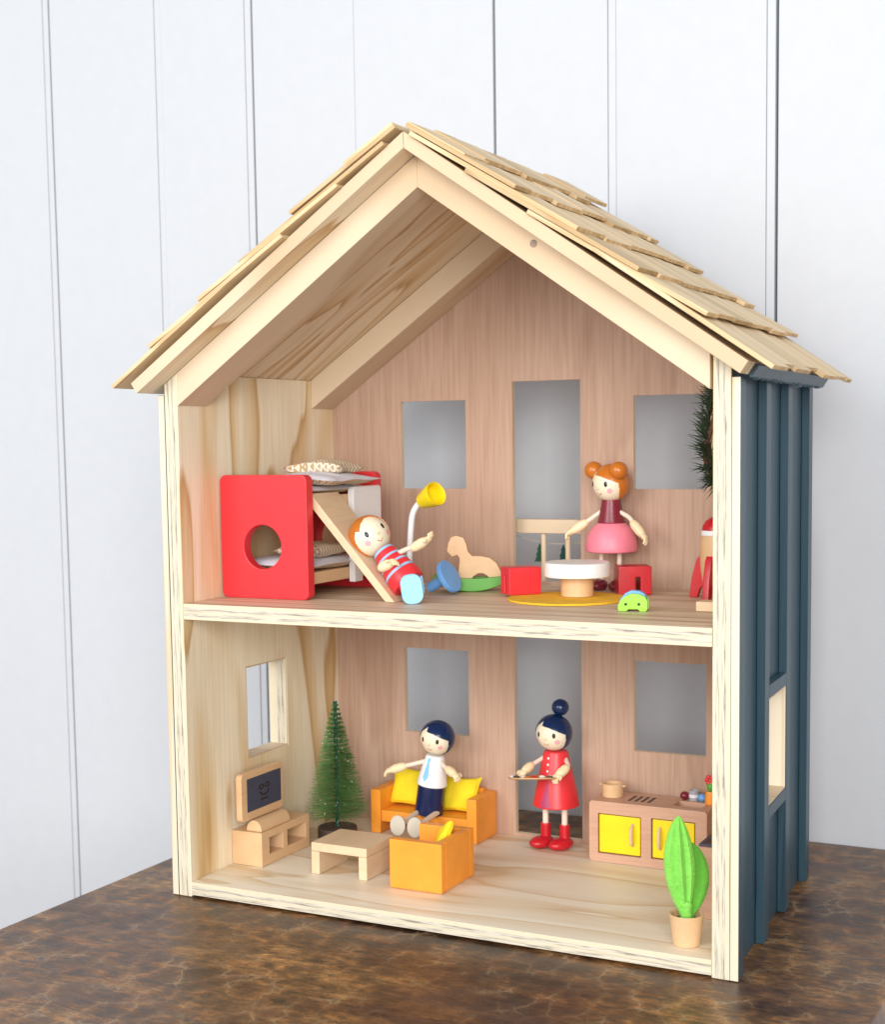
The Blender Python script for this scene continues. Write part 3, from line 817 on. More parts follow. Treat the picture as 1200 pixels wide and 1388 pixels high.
def hand(root, p0, p1, r=0.0042, curl=(0, 0, -1), side=1):
    """wooden forearm cuff running into a mitten with thumb and fingers"""
    p0, p1 = Vector(p0), Vector(p1); d = (p1 - p0); L = d.length; d.normalize()
    cu = Vector(curl); cu = (cu - d * cu.dot(d)).normalized(); s = d.cross(cu) * side
    bm = bmesh.new()
    tube([p0, p0 + d * L * .10, p0 + d * L * .45, p0 + d * L * .58], [r * .86, r * .98, r * 1.0, r * .84], 14, bm)
    ell(p0 + d * L * .74, r * .98, r * .66, r * 1.0, s, cu, d, bm, 14, 10)
    for k, (o, ln) in enumerate(((-.62, .17), (-.2, .22), (.22, .21), (.6, .16))):
        b = p0 + d * L * .84 + s * r * o
        tube([b, b + d * L * ln * .7 + cu * r * .25, b + d * L * ln + cu * r * .75], [r * .30, r * .29, r * .24], 8, bm)
    b = p0 + d * L * .62 + s * r * .75
    tube([b, b + s * r * .55 + d * L * .12, b + s * r * .6 + d * L * .24 + cu * r * .2], [r * .28, r * .27, r * .2], 8, bm)
    bmesh.ops.recalc_face_normals(bm, faces=bm.faces)
    return part('hand', bm, 'hand', root)

# man in white shirt ------------------------------------------------
mx, my = 0.1500, 0.2190
MB_ = Vector((mx - .0035, my, 0.0380)); MT_ = Vector((mx + .0045, my + .001, 0.0975))
man = thing('wooden_doll', 'navy-haired wooden doll in white shirt and blue tie sitting on the orange sofa', 'doll', (mx, my, 0.0378))
ax = (MT_ - MB_).normalized()
part('trousers', lathe([(0, 0), (.0128, 0), (.0138, .0006), (.0141, .0015), (.0138, .0290), (.0134, .0296), (0, .0296)], MB_, MT_), 'navy', man)
sh = part('shirt', lathe([(0, 0), (.0142, 0), (.0148, .0006), (.0149, .0014), (.0135, .010), (.0108, .0225), (.0092, .0288), (.0084, .0300), (0, .0300)], MB_ + ax * .0297, MT_), 'white', man)
# tie
def tie():
    bm = bmesh.new(); o = MB_ + ax * .0297
    pr = [(.0149, .0014), (.0135, .010), (.0108, .0225), (.0092, .0288)]
    def rad(z):
        for (r0, z0), (r1, z1) in zip(pr, pr[1:]):
            if z0 <= z <= z1: return r0 + (r1 - r0) * (z - z0) / (z1 - z0)
        return pr[-1][0]
    fw = Vector((-0.12, -0.993, 0)); sd = Vector((0.993, -0.12, 0)); rows = []
    for z, wd in ((.0288, .0012), (.0262, .0021), (.0248, .0013), (.0100, .0031), (.0060, .0003)):
        row = []
        for s in (-1, 0, 1):
            a = s * wd / rad(z); dvec = fw * math.cos(a) + sd * math.sin(a)
            row.append(o + ax * z + dvec * (rad(z)))
        rows.append((row, z))
    fr = [[bm.verts.new(p + (fw * .0006)) for p in row] for row, _ in rows]
    bkk = [[bm.verts.new(p - (fw * .0006)) for p in row] for row, _ in rows]
    for g, fl in ((fr, 0), (bkk, 1)):
        for i in range(len(g) - 1):
            for j in range(2):
                q = (g[i][j], g[i][j + 1], g[i + 1][j + 1], g[i + 1][j]); bm.faces.new(q)
    for i in range(len(fr) - 1):
        for j in (0, 2): bm.faces.new((fr[i][j], fr[i + 1][j], bkk[i + 1][j], bkk[i][j]))
    bmesh.ops.recalc_face_normals(bm, faces=bm.faces)
    return bm
part('tie', tie(), 'skyblue', sh)
head(man, MT_ + ax * .0172, 0.0166, (-0.05, -1, -0.08), (0.08, 0.05, 1), 'hair_blue')
for s, sh0, el, h0, h1 in ((-1, (mx - .0035, my - .002, .0915), (mx - .0170, my - .009, .0880), (mx - .0245, my - .012, .0860), (mx - .0425, my - .017, .0800)),
                           (1, (mx + .0115, my - .002, .0915), (mx + .0195, my - .008, .0885), (mx + .0240, my - .010, .0868), (mx + .0375, my - .016, .0815))):
    part('arm', tube(spline([sh0, el, h0], 5), 0.0022, 10), 'cord', man)
    hand(man, h0, h1, 0.0046, (0, 0, -1), s)
for lx in (mx - .0105, mx + .0080):
    part('leg', tube([(lx, my - .004, .0412), (lx + .001, my - .030, .0395), (lx + .0015, my - .046, .0380)], 0.0028, 10), 'cord', man)
    bm = bmesh.new()
    so = Vector((lx + .0015, my - .0530, .0385))
    fz = Vector((0.30, -0.95, 0.05)).normalized(); fx = Vector((0, 0, 1)).cross(fz).normalized() * -1; fy = fz.cross(fx)
    lathe([(0, -.007), (.0036, -.0068), (.0060, -.0045), (.0073, -.001), (.0075, .0012), (.0071, .0018), (0, .0019)], so, so + fz, 28, bm)
    for v in bm.verts:
        dv = v.co - so; v.co += Vector((0, 0, 1)) * dv.z * 0.32
    bmesh.ops.recalc_face_normals(bm, faces=bm.faces)
    part('shoe', bm, 'shoe', man)

# woman in red dress ------------------------------------------------
wx, wy = 0.2748, 0.2350
wom = thing('wooden_doll', 'wooden doll in red dress and red boots holding a tray by the lower door', 'doll', (wx, wy, ZF))
dress = part('dress', lathe([(0, .0560), (.0205, .0560), (.0222, .0568), (.0224, .0580), (.0190, .0750), (.0150, .0930), (.0118, .1075), (.0106, .1092), (0, .1094)], (wx + .0012, wy, 0)), 'red', wom)
for bz, br in ((.1035, .0126), (.0975, .0138), (.0915, .0152)):
    part('button', ell((wx + .0012 - .0025, wy - br * .985, bz), .0012, .0006, .0012, u=12, v=8), 'white', dress)
# violet reflection on a skirt pleat, put in as a thin coloured patch
def sheen_patch():
    bm = bmesh.new(); rows = []
    pr = [(.0224, .0580), (.0190, .0750), (.0165, .0862)]
    for k in range(7):
        z = .0583 + (.0848 - .0583) * k / 6
        for (r0, z0), (r1, z1) in zip(pr, pr[1:]):
            if z0 <= z <= z1: rr = r0 + (r1 - r0) * (z - z0) / (z1 - z0)
        wda = 0.24 * (1 - k / 6.0) + 0.01
        row = []
        for j in range(6):
            a = -math.pi / 2 - 0.10 + wda * (j / 5 * 2 - 1)
            row.append(bm.verts.new((wx + .0012 + (rr + .0003) * math.cos(a), wy + (rr + .0003) * math.sin(a), z)))
        rows.append(row)
    for i in range(6):
        for j in range(5): bm.faces.new((rows[i][j], rows[i][j + 1], rows[i + 1][j + 1], rows[i + 1][j]))
    ex = bmesh.ops.extrude_face_region(bm, geom=list(bm.faces))
    bmesh.ops.translate(bm, verts=[g for g in ex['geom'] if isinstance(g, bmesh.types.BMVert)], vec=(0, .0008, 0))
    bmesh.ops.recalc_face_normals(bm, faces=bm.faces)
    return bm
part('skirt_sheen', sheen_patch(), 'pleat_sheen', dress)
hw, _ = head(wom, (wx - .0002, wy - .001, .1262), 0.0170, (-0.12, -1, -0.05), (0, 0, 1), 'hair_blue')
part('hair_bun', ell((wx + .0048, wy + .003, .1503), .0083, .0083, .0080), 'hair_blue', hw)
for s, a0, a1, h0, h1 in ((-1, (wx - .0085, wy - .003, .1030), (wx - .0145, wy - .012, .0985), (wx - .0175, wy - .017, .0960), (wx - .0225, wy - .030, .0895)),
                          (1, (wx + .0125, wy - .003, .1020), (wx + .0185, wy - .012, .0985), (wx + .0180, wy - .016, .0965), (wx + .0110, wy - .029, .0882))):
    part('arm', tube(spline([a0, a1, h0], 5), 0.0021, 10), 'cord', wom)
    hand(wom, h0, h1, 0.0046, (0, 0, -1), s)
for s in (-1, 1):
    lx = wx + s * .0098
    part('leg', tube([(lx, wy, .0362), (lx, wy, .0570)], 0.0029, 12), 'cord', wom)
    bm = bmesh.new()
    lathe([(.0050, .0245), (.0049, .0300), (.0050, .0372), (.0047, .0380), (0, .0381)], (lx, wy, 0), None, 20, bm)
    fy = Vector((-0.42, -0.90, 0)).normalized(); fx = Vector((0.90, -0.42, 0)).normalized()
    ell(Vector((lx, wy, .0200)) + fy * .0050, .0092, .0142, .0060, fx, fy, (0, 0, 1), bm, 24, 14)
    for v in bm.verts: v.co.z = max(v.co.z, ZF + .0002)
    bmesh.ops.recalc_face_normals(bm, faces=bm.faces)
    part('boot', bm, 'red_deep', wom)
# tray
tc = Vector((wx - .0092, wy - .0300, .0868))
ty = thing('tray', 'thin round tray of colourful toppings held by the red-dress doll', 'tray', tuple(tc))
part('plate', lathe([(0, 0), (.0225, 0), (.0240, .0009), (.0242, .0017), (.0233, .0018), (.0220, .0012), (0, .0012)], tc, tc + Vector((-0.08, 0.17, 0.98))), 'beech', ty)
TN = Vector((-0.08, 0.17, 0.98)).normalized()
rd = random.Random(3)
for k in range(14):
    a = 2 * math.pi * k / 12 + rd.uniform(-.2, .2); rr = rd.uniform(.008, .022)
    part('topping', ell(tc + TN * .0022 + Vector((rr * math.cos(a), rr * math.sin(a), 0)) - TN * Vector((rr * math.cos(a), rr * math.sin(a), 0)).dot(TN), rd.uniform(.0024, .0036), rd.uniform(.002, .003), .0013, u=10, v=6), rd.choice(['red_deep', 'white', 'bark', 'white', 'ginger']), ty)

# girl --------------------------------------------------------------
gx, gy = 0.3325, 0.2335
girl = thing('wooden_doll', 'wooden doll with two ginger buns, maroon top and pink skirt', 'doll', (gx, gy, ZS))
part('skirt', lathe([(0, .3000), (.0225, .3000), (.0236, .3008), (.0240, .3030), (.0238, .3075), (.0226, .3130), (.0204, .3185), (.0172, .3230), (.0135, .3262), (.0120, .3268), (0, .3268)], (gx + .001, gy, 0)), 'pink', girl)
part('top', lathe([(0, .3266), (.0124, .3266), (.0128, .3274), (.0110, .3350), (.0094, .3435), (.0084, .3490), (0, .3500)], (gx + .001, gy, 0)), 'maroon', girl)
hg, dg = head(girl, (gx + .0010, gy - .001, .3632), 0.0170, (-0.42, -0.90, -0.10), (0, 0, 1), 'ginger')
for a in (-62, 62):
    part('hair_bun', ell(Vector((gx + .001, gy, .3632)) + dg(a * 1.15, 36) * .0210, .0085, .0085, .0082), 'ginger', hg)
for s, a0, a1, h0, h1 in ((-1, (gx - .0090, gy - .002, .3365), (gx - .0165, gy - .004, .3310), (gx - .0230, gy - .006, .3262), (gx - .0405, gy - .009, .3150)),
                          (1, (gx + .0108, gy - .002, .3365), (gx + .0195, gy - .003, .3318), (gx + .0245, gy - .005, .3262), (gx + .0390, gy - .009, .3110))):
    part('arm', tube(spline([a0, a1, h0], 5), 0.0021, 10), 'cord', girl)
    hand(girl, h0, h1, 0.0045, (-s * .3, -.2, -1), s)
for s in (-1, 1):
    lx = gx + s * .0088
    part('leg', tube([(lx, gy, .2720), (lx, gy, .3010)], 0.0023, 10), 'cord', girl)
    bm = ell((lx - .001, gy - .004, ZS + .0045), .0075, .0120, .0058)
    for v in bm.verts: v.co.z = max(v.co.z, ZS + .0002)
    part('shoe', bm, 'maroon', girl)

# boy on the slide --------------------------------------------------
bh = Vector((0.1592, 0.0900, 0.3203)); bup = Vector((-0.60, 0.05, 0.80)).normalized()
BT0 = Vector((0.1735, 0.0890, 0.3075)); BT1 = Vector((0.2010, 0.0860, 0.2790))
boy = thing('wooden_doll', 'ginger-haired wooden doll in red and blue striped top lying on the slide board', 'doll', (0.195, 0.088, ZS))
axb = (BT1 - BT0); LB = axb.length; axb.normalize()
def torso_r(t): return 0.0095 + 0.0062 * min(1, t * 1.25) ** 0.8
cuts = [0, .07, .22, .28, .42, .48, .62, .69, 1.0]
tors = part('jumper', lathe([(0, 0), (.0085, 0)] + [(torso_r(k / 16), LB * k / 16) for k in range(1, 16)] + [(torso_r(1) * .98, LB * .985), (torso_r(1) * .9, LB), (0, LB)], BT0, BT1), 'red', boy)
for k in range(0, 8, 2):
    a, b = cuts[k], cuts[k + 1]
    part('stripe', lathe([(torso_r(a) - .0004, LB * a), (torso_r(a) + .0003, LB * a + .0001), (torso_r(b) + .0003, LB * b - .0001), (torso_r(b) - .0004, LB * b)], BT0, BT1), 'stripe', tors)
head(boy, bh, 0.0182, (0.70, -0.60, 0.34), (-0.66, 0.0, 0.75), 'ginger', [(-88, -80), (-78, -30), (-70, 10), (-58, 30), (-44, 22), (-30, 42), (0, 58), (30, 52), (46, 26), (58, 30), (70, 10), (78, -30), (88, -80)], -50, 1.4)
part('arm', tube(spline([(0.1865, .0880, .3050), (0.2000, .0860, .3105), (0.2080, .0850, .3120)], 5), 0.0022, 10), 'cord', boy)
hand(boy, (0.2070, .0850, .3118), (0.2255, .0830, .3215), 0.0046, (.2, -.2, 1), 1)
part('arm', tube(spline([(0.1790, .0800, .2985), (0.1840, .0740, .2955), (0.1880, .0725, .2970)], 5), 0.0022, 10), 'cord', boy)
hand(boy, (0.1805, .0735, .2945), (0.1960, .0705, .3010), 0.0048, (0, -.3, -1), -1)
for k, (fc, sgn) in enumerate(((Vector((0.2150, .0640, .2775)), 1), (Vector((0.2035, .0880, .2790)), -1))):
    hip = BT1 + Vector((0.000, -.006 if k == 0 else .006, .001))
    part('leg', tube([hip, (hip + fc) / 2 + Vector((0, 0, .002)), fc + Vector((-.004, .006, .0))], [.0085, .0080, .0070], 14), 'red', boy)
    fz = Vector((0.50, -0.86, 0.10)).normalized(); fx = Vector((0, 0, 1)).cross(fz).normalized(); fy = fz.cross(fx).normalized()
    tiltm = Matrix.Rotation(math.radians(8), 3, fz); fx = tiltm @ fx; fy = tiltm @ fy
    bm = bmesh.new()
    lp = rrect(-.0094, .0094, -.0132, .0132, .0078, 8)
    for zz, sc_ in ((-.0060, .55), (-.0048, .80), (-.0025, .95), (-.0008, 1.0), (.0, .985), (.0003, .95)):
        pass
    rings = []
    for zz, sc_ in ((-.0060, .60), (-.0048, .84), (-.0028, .96), (-.0010, 1.0), (-.0002, .985), (.0003, .95)):
        rings.append([bm.verts.new(fc + fx * (x * sc_) + fy * (y * sc_) + fz * zz) for x, y in lp])
    for a, b in zip(rings, rings[1:]):
        for i in range(len(lp)):
            j = (i + 1) % len(lp); bm.faces.new((a[i], a[j], b[j], b[i]))
    bm.faces.new(rings[0][::-1]); bm.faces.new(rings[-1])
    bmesh.ops.recalc_face_normals(bm, faces=bm.faces)
    for v in bm.verts: v.co.z = max(v.co.z, ZS + .0003)
    part('shoe', bm, 'skyblue', boy)

# ------------------------------------------------------------------ upper floor toys
lp_ = thing('floor_lamp', 'toy floor lamp with yellow cone shade and bent white stem', 'lamp', (0.1575, 0.166, ZS))
part('lamp_base', lathe(cyl_prof(0.0065, ZS + .0002, ZS + .004, .0008), (0.1575, .166, 0)), 'beech', lp_)
part('lamp_foot', lathe(cyl_prof(0.0038, ZS + .004, ZS + .022, .0006), (0.1575, .166, 0)), 'beech_pale', lp_)
part('lamp_stem', tube(spline([(0.1575, .166, .2860), (0.1588, .166, .3050), (0.1605, .1655, .3230), (0.1630, .165, .3365), (0.1690, .1645, .3455), (0.1755, .164, .3490)], 6), 0.0029, 12), 'white', lp_)
part('lamp_shade', lathe([(0, 0), (.0060, .0), (.0068, .0008), (.0108, .0165), (.0114, .0215), (.0111, .0222), (.0102, .0216), (.0085, .0130), (0, .0120)], (0.1725, .1645, .3480), (0.1725 + .0190, .1645 - .0070, .3480 + .0078)), 'yellow', lp_)

st = thing('stool', 'blue toy stool with round seat lying tipped over beside the rocking horse', 'stool', (0.198, 0.150, ZS))
sa = Vector((0.1870, .1495, .2695)); sb = Vector((0.2060, .1490, .2797)); sd = (sb - sa).normalized()
part('stool_leg', lathe(cyl_prof(0.0048, 0, (sb - sa).length, .0006), sa, sb, 24), 'midblue', st)
part('stool_seat', lathe(cyl_prof(0.0158, 0, .0052, .0012), sb - sd * .0005, sb + sd, 36), 'midblue', st)

# rocking horse
hs = thing('rocking_horse', 'flat wooden rocking horse on a green curved rocker', 'rocking horse', (0.212, 0.186, ZS))
def horse():
    k = [(-.0230, .0365), (-.0215, .0440), (-.0190, .0495), (-.0140, .0510), (-.0070, .0490), (-.0045, .0430), (-.0030, .0360), (.0010, .0318), (.0090, .0318), (.0170, .0300), (.0235, .0250), (.0275, .0170), (.0290, .0100),
         (.0170, .0085), (.0155, .0125), (.0110, .0155), (.0060, .0155), (.0015, .0125), (-.0005, .0085), (-.0130, .0085), (-.0120, .0200), (-.0110, .0290), (-.0130, .0330), (-.0180, .0310)]
    bm = prism([(x, z) for x, z in k], 'y', -.005, .005, (), 0.0009)
    return bm
def place(bm, base, rot):
    bmesh.ops.rotate(bm, verts=bm.verts, cent=(0, 0, 0), matrix=Matrix.Rotation(rot, 3, 'Z'))
    bmesh.ops.translate(bm, verts=bm.verts, vec=base); return bm
hb = Vector((0.2130, .1860, ZS + .0008)); hr = math.radians(24)
part('horse', place(horse(), hb, hr), 'beech', hs)
rk = []
for i in range(17):
    a = -1 + 2 * i / 16; rk.append((a * .036, .0108 * a * a))
rk2 = [(x * .99, .0120 + .0030 * (x / .036) ** 2) for x, z in reversed(rk)]
for yo in (-.0090, .0090):
    part('rocker', place(prism([(x, z) for x, z in rk + rk2], 'y', yo - .0036, yo + .0036, (), 0.0008), hb - Vector((0, 0, .0006)), hr), 'green', hs)
part('peg', place(tube([(0, -.0110, .0085), (0, .0110, .0085)], .0016, 10), hb, hr), 'beech', hs)

# rug, table, cube chairs
solo('rug', lathe(cyl_prof(0.0525, ZS + .0002, ZS + .0020, .0005), (0.3265, .1430, 0), seg=64), 'rug', (0.3265, .143, ZS), 'flat round yellow felt rug under the white table', 'rug')
tt = thing('toy_table', 'round white toy table on a thick wooden stem', 'table', (0.3305, 0.1560, ZS + .0021))
part('table_stem', lathe(cyl_prof(0.0143, ZS + .0022, .2838, .0006), (0.3305, .1560, 0)), 'beech', tt)
part('table_top', lathe(cyl_prof(0.0288, .2838, .2968, .0016), (0.3305, .1560, 0), seg=56), 'white', tt)

def cube_chair(label, corner, ang, wdt, dep, hgt, zb, slot_front):
    t = thing('cube_chair', label, 'chair', (corner[0], corner[1], zb), math.radians(ang), 'red cube chairs at the white table')
    if slot_front:
        poly = [(0, 0), (wdt * .52, 0), (wdt * .52, hgt * .62), (wdt * .66, hgt * .62), (wdt * .66, 0), (wdt, 0), (wdt, hgt), (0, hgt)]
        part('chair_block', prism(poly, 'y', 0, dep, (), 0.0011), 'red_deep', t)
    else:
        poly = [(0, 0), (dep * .35, 0), (dep * .35, hgt * .70), (dep * .55, hgt * .70), (dep * .55, 0), (dep, 0), (dep, hgt), (0, hgt)]
        part('chair_block', prism(poly, 'x', 0, wdt, (), 0.0011), 'red', t)
    return t
cube_chair('red cube chair on the rug, left of the white table', (0.2735, .1372), 48, 0.0315, 0.0200, 0.0245, ZS + .0022, False)
cube_chair('red cube chair with a dark slot, right of the white table', (0.3580, .1855), 30, 0.0300, 0.0240, 0.0258, ZS + .0004, True)

# toy car
cr = thing('toy_car', 'lime green and blue toy car with dot wheels near the floor edge', 'car', (0.3985, .0735, ZS + .0002), math.radians(12))
def car_prof(s, lift_):
    pts = [(.0010, .0), (.0072, .0), (.0085, .0018), (.0165, .0018), (.0178, .0), (.0228, .0), (.0240, .0022), (.0240, .0085), (.0222, .0120), (.0180, .0140), (.0110, .0146), (.0055, .0122), (.0020, .0085), (0.0, .0050), (0, .0014)]
    return [(x, z * s + lift_) for x, z in pts]
part('side_plate', prism(car_prof(1.0, 0), 'y', 0, .0042, (), 0.0009), 'lime', cr)
part('body', prism([(x * .96, z) for x, z in car_prof(1.13, .0004)], 'y', .0044, .0112, (), 0.0009), 'midblue', cr)
part('side_plate', prism(car_prof(1.0, 0), 'y', .0114, .0156, (), 0.0009), 'lime', cr)
for cx in (.0066, .0172):
    part('wheel', ell((cx, -.0001, .0060), .0012, .0005, .0012, u=12, v=8), 'black', cr)

# rocket
rx, ry = 0.4430, 0.2000
rk_ = thing('toy_rocket', 'wooden toy rocket with red nose and red fins against the right wall', 'rocket', (rx, ry, ZS))
part('rocket_body', lathe([(0, .0105), (.0100, .0105), (.0118, .0120), (.0140, .0260), (.0146, .0380), (.0140, .0500), (.0128, .0545), (0, .0545)], (rx, ry, ZS)), 'beech', rk_)
part('rocket_ring', lathe([(0, .0546), (.0132, .0546), (.0136, .0560), (.0126, .0590), (0, .0592)], (rx, ry, ZS)), 'white', rk_)
part('rocket_nose', lathe([(0, .0593), (.0127, .0593), (.0122, .0625), (.0095, .0672), (.0050, .0700), (0, .0708)], (rx, ry, ZS)), 'red_deep', rk_)
for a in (180, 262, 10):
    bm = prism([(.0095, .0115), (.0125, .0400), (.0175, .0330), (.0215, .0180), (.0240, .0002), (.0165, .0002), (.0140, .0080)], 'y', -.0032, .0032, (), 0.0009)
    part('fin', place(bm, (rx, ry, ZS), math.radians(a)), 'red_deep', rk_)
solo('wooden_block', box(0.4570, 0.4800, 0.0950, 0.1120, ZS + .0002, .2727, 0.0008), 'beech_pale', (0.4685, .1035, ZS), 'small plain wooden block by the right wall, upstairs', 'block')

# evergreen wreath on the right wall, upstairs
wr = thing('wreath', 'dark evergreen wreath hanging inside the right wall upstairs', 'wreath', (0.478, 0.100, 0.405))
wc = Vector((0.4770, .1000, .4050))
ring = [wc + Vector((.004 * math.sin(3 * a), .036 * math.cos(a), .036 * math.sin(a))) for a in [2 * math.pi * i / 40 for i in range(41)]]
part('twig_ring', tube(ring, 0.0022, 8, cap=False), 'twig', wr)
rd = random.Random(12); bm = bmesh.new()
for k in range(1500):
    a = rd.uniform(0, 2 * math.pi)
    c0 = wc + Vector((0, .036 * math.cos(a), .036 * math.sin(a)))
    tdir = Vector((0, -math.sin(a), math.cos(a))); out = Vector((0, math.cos(a), math.sin(a)))
    b_ = rd.uniform(0, 2 * math.pi)
    rad_ = (out * math.cos(b_) + Vector((-1, 0, 0)) * math.sin(b_))
    if rad_.x > 0.25: continue
    d = (rad_ * rd.uniform(.6, 1.0) + tdir * rd.uniform(-1.2, -.2) + Vector((0, 0, -.25))).normalized()
    L_ = rd.uniform(.010, .021); p1 = c0 + d * L_; r_ = rd.uniform(.00035, .0006)
    s1 = d.cross(Vector((0.3, 0.5, 0.8))).normalized(); s2 = d.cross(s1)
    base_ = [bm.verts.new(c0 + (s1 * math.cos(q) + s2 * math.sin(q)) * r_) for q in (0, 2.09, 4.19)]
    mid_ = [bm.verts.new(c0 + d * L_ * .6 + (s1 * math.cos(q) + s2 * math.sin(q)) * r_) for q in (0, 2.09, 4.19)]
    tip = bm.verts.new(p1)
    for i in range(3):
        j = (i + 1) % 3
        bm.faces.new((base_[i], base_[j], mid_[j], mid_[i])); bm.faces.new((mid_[i], mid_[j], tip))
nd = part('needles', bm, 'needle', wr); nd['kind'] = 'stuff'

# ------------------------------------------------------------------ lower floor
# TV console and television
cn = thing('console', 'low wooden media console against the left wall', 'console', (0.038, 0.104, ZF))
bm = prism([(0.0630, ZF + .0002), (0.1450, ZF + .0002), (0.1450, .0462), (0.0630, .0462)], 'x', 0.0210, 0.0545,
           [rect(0.0760, 0.0985, .0240, .0392), rect(0.1065, 0.1385, .0240, .0392)], 0.0008)
part('console_body', bm, 'beech', cn)
part('console_back', box(0.0215, 0.0225, 0.0720, 0.1370, .0242, .0390, 0), 'beech', cn)
tv = thing('television', 'wooden toy television with dark slate screen on the console', 'television', (0.040, 0.092, .0463))
fr_ = prism(rrect(0.0535, 0.1225, .0565, .1010, .0045), 'x', 0.0335, 0.0400, (), 0.0009)
frame = part('tv_frame', fr_, 'beech', tv)
part('screen', box(0.0400, 0.0406, 0.0620, 0.1180, .0645, .0955, 0.0002, 1), 'slate', frame)
# mark printed on the screen: two round leaves over a small bowl and a line
for (yy, zz, ry_, rz_) in ((.0850, .0842, .0040, .0026), (.0945, .0845, .0040, .0026)):
    part('screen_mark', prism([(yy + ry_ * math.cos(t), zz + rz_ * math.sin(t)) for t in [2 * math.pi * i / 20 for i in range(20)]], 'x', .0405, .0408,
         [[(yy + ry_ * .55 * math.cos(t), zz + rz_ * .55 * math.sin(t)) for t in [2 * math.pi * i / 20 for i in range(20)]]], 0), 'black', frame)
part('screen_mark', prism([(.0898 + .0080 * math.cos(t), .0805 + .0050 * math.sin(t)) for t in [math.pi + math.pi * i / 12 for i in range(13)]] + [(.0898 + .0062 * math.cos(t), .0805 + .0036 * math.sin(t)) for t in [2 * math.pi - math.pi * i / 12 for i in range(13)]], 'x', .0405, .0408, (), 0), 'black', frame)
part('screen_mark', box(.0405, .0408, .0840, .0956, .0715, .0730, 0), 'black', frame)
bm = prism([(0.0440 + .0085 * math.cos(t), .0464 + .0105 * math.sin(t)) for t in [math.pi * i / 16 for i in range(17)]], 'y', 0.0660, 0.1150, (), 0.0008)
part('tv_stand', bm, 'beech', tv)

# coffee table
ct = thing('coffee_table', 'pale wooden bridge-shaped coffee table in front of the bottle-brush tree', 'table', (0.135, 0.092, ZF))
part('table_top', box(0.1055, 0.1635, 0.0668, 0.1180, .0352, .0433, 0.0008), 'beech_pale', ct)
part('side_panel', box(0.1055, 0.1140, 0.0668, 0.1180, ZF + .0002, .0351, 0.0006), 'beech_pale', ct)
part('side_panel', box(0.1550, 0.1635, 0.0668, 0.1180, ZF + .0002, .0351, 0.0006), 'beech_pale', ct)

# armchair (open side to the left)
ac = thing('armchair', 'orange toy armchair with solid block sides in front', 'armchair', (0.2165, 0.091, ZF))
part('arm', box(0.1910, 0.2424, 0.0592, 0.0680, ZF + .0002, .0578, 0.0010), 'orange', ac)
part('arm', box(0.1910, 0.2424, 0.1150, 0.1238, ZF + .0002, .0578, 0.0010), 'orange', ac)
part('backrest', box(0.2335, 0.2424, 0.0682, 0.1148, ZF + .0002, .0577, 0.0008), 'orange', ac)
part('seat', box(0.1914, 0.2333, 0.0682, 0.1148, .0300, .0390, 0.0008), 'orange', ac)
solo('cushion', pillow((0.2240, 0.0990, .0525), 0.0150, 0.0135, 0.0050, pinch=.18, seed=9, X=(0.10, 0.62, 0.78), Y=(0.62, -0.63, 0.45), Z=(-0.77, -0.45, 0.45)), 'cush', (0.224, .099, .04), 'yellow cushion poking out of the orange armchair', 'cushion')

# sofa
sf = thing('sofa', 'orange toy sofa with two block arms against the back wall', 'sofa', (0.143, 0.236, ZF))
part('arm', box(0.0845, 0.0955, 0.2125, 0.2590, ZF + .0002, .0582, 0.0010), 'orange', sf)
part('arm', box(0.1912, 0.2020, 0.2125, 0.2590, ZF + .0002, .0582, 0.0010), 'orange', sf)
part('backrest', box(0.0957, 0.1910, 0.2510, 0.2590, ZF + .0006, .0605, 0.0010), 'orange', sf)
part('seat', box(0.0957, 0.1910, 0.2140, 0.2508, .0262, .0376, 0.0010), 'orange', sf)
lean = dict(Z=(0, -0.93, 0.36), Y=(0, 0.36, 0.93))
solo('cushion', pillow((0.1150, 0.2425, .0570), 0.0230, 0.0195, 0.0058, pinch=.12, seed=10, X=(1, 0, -.06), **lean), 'cush', (0.115, .242, .038), 'square yellow cushion on the sofa left of the seated doll', 'cushion')
solo('cushion', pillow((0.1680, 0.2425, .0545), 0.0235, 0.0185, 0.0058, pinch=.14, seed=11, X=(1, 0, .02), **lean), 'cush', (0.168, .242, .038), 'square yellow cushion on the sofa right of the seated doll', 'cushion')

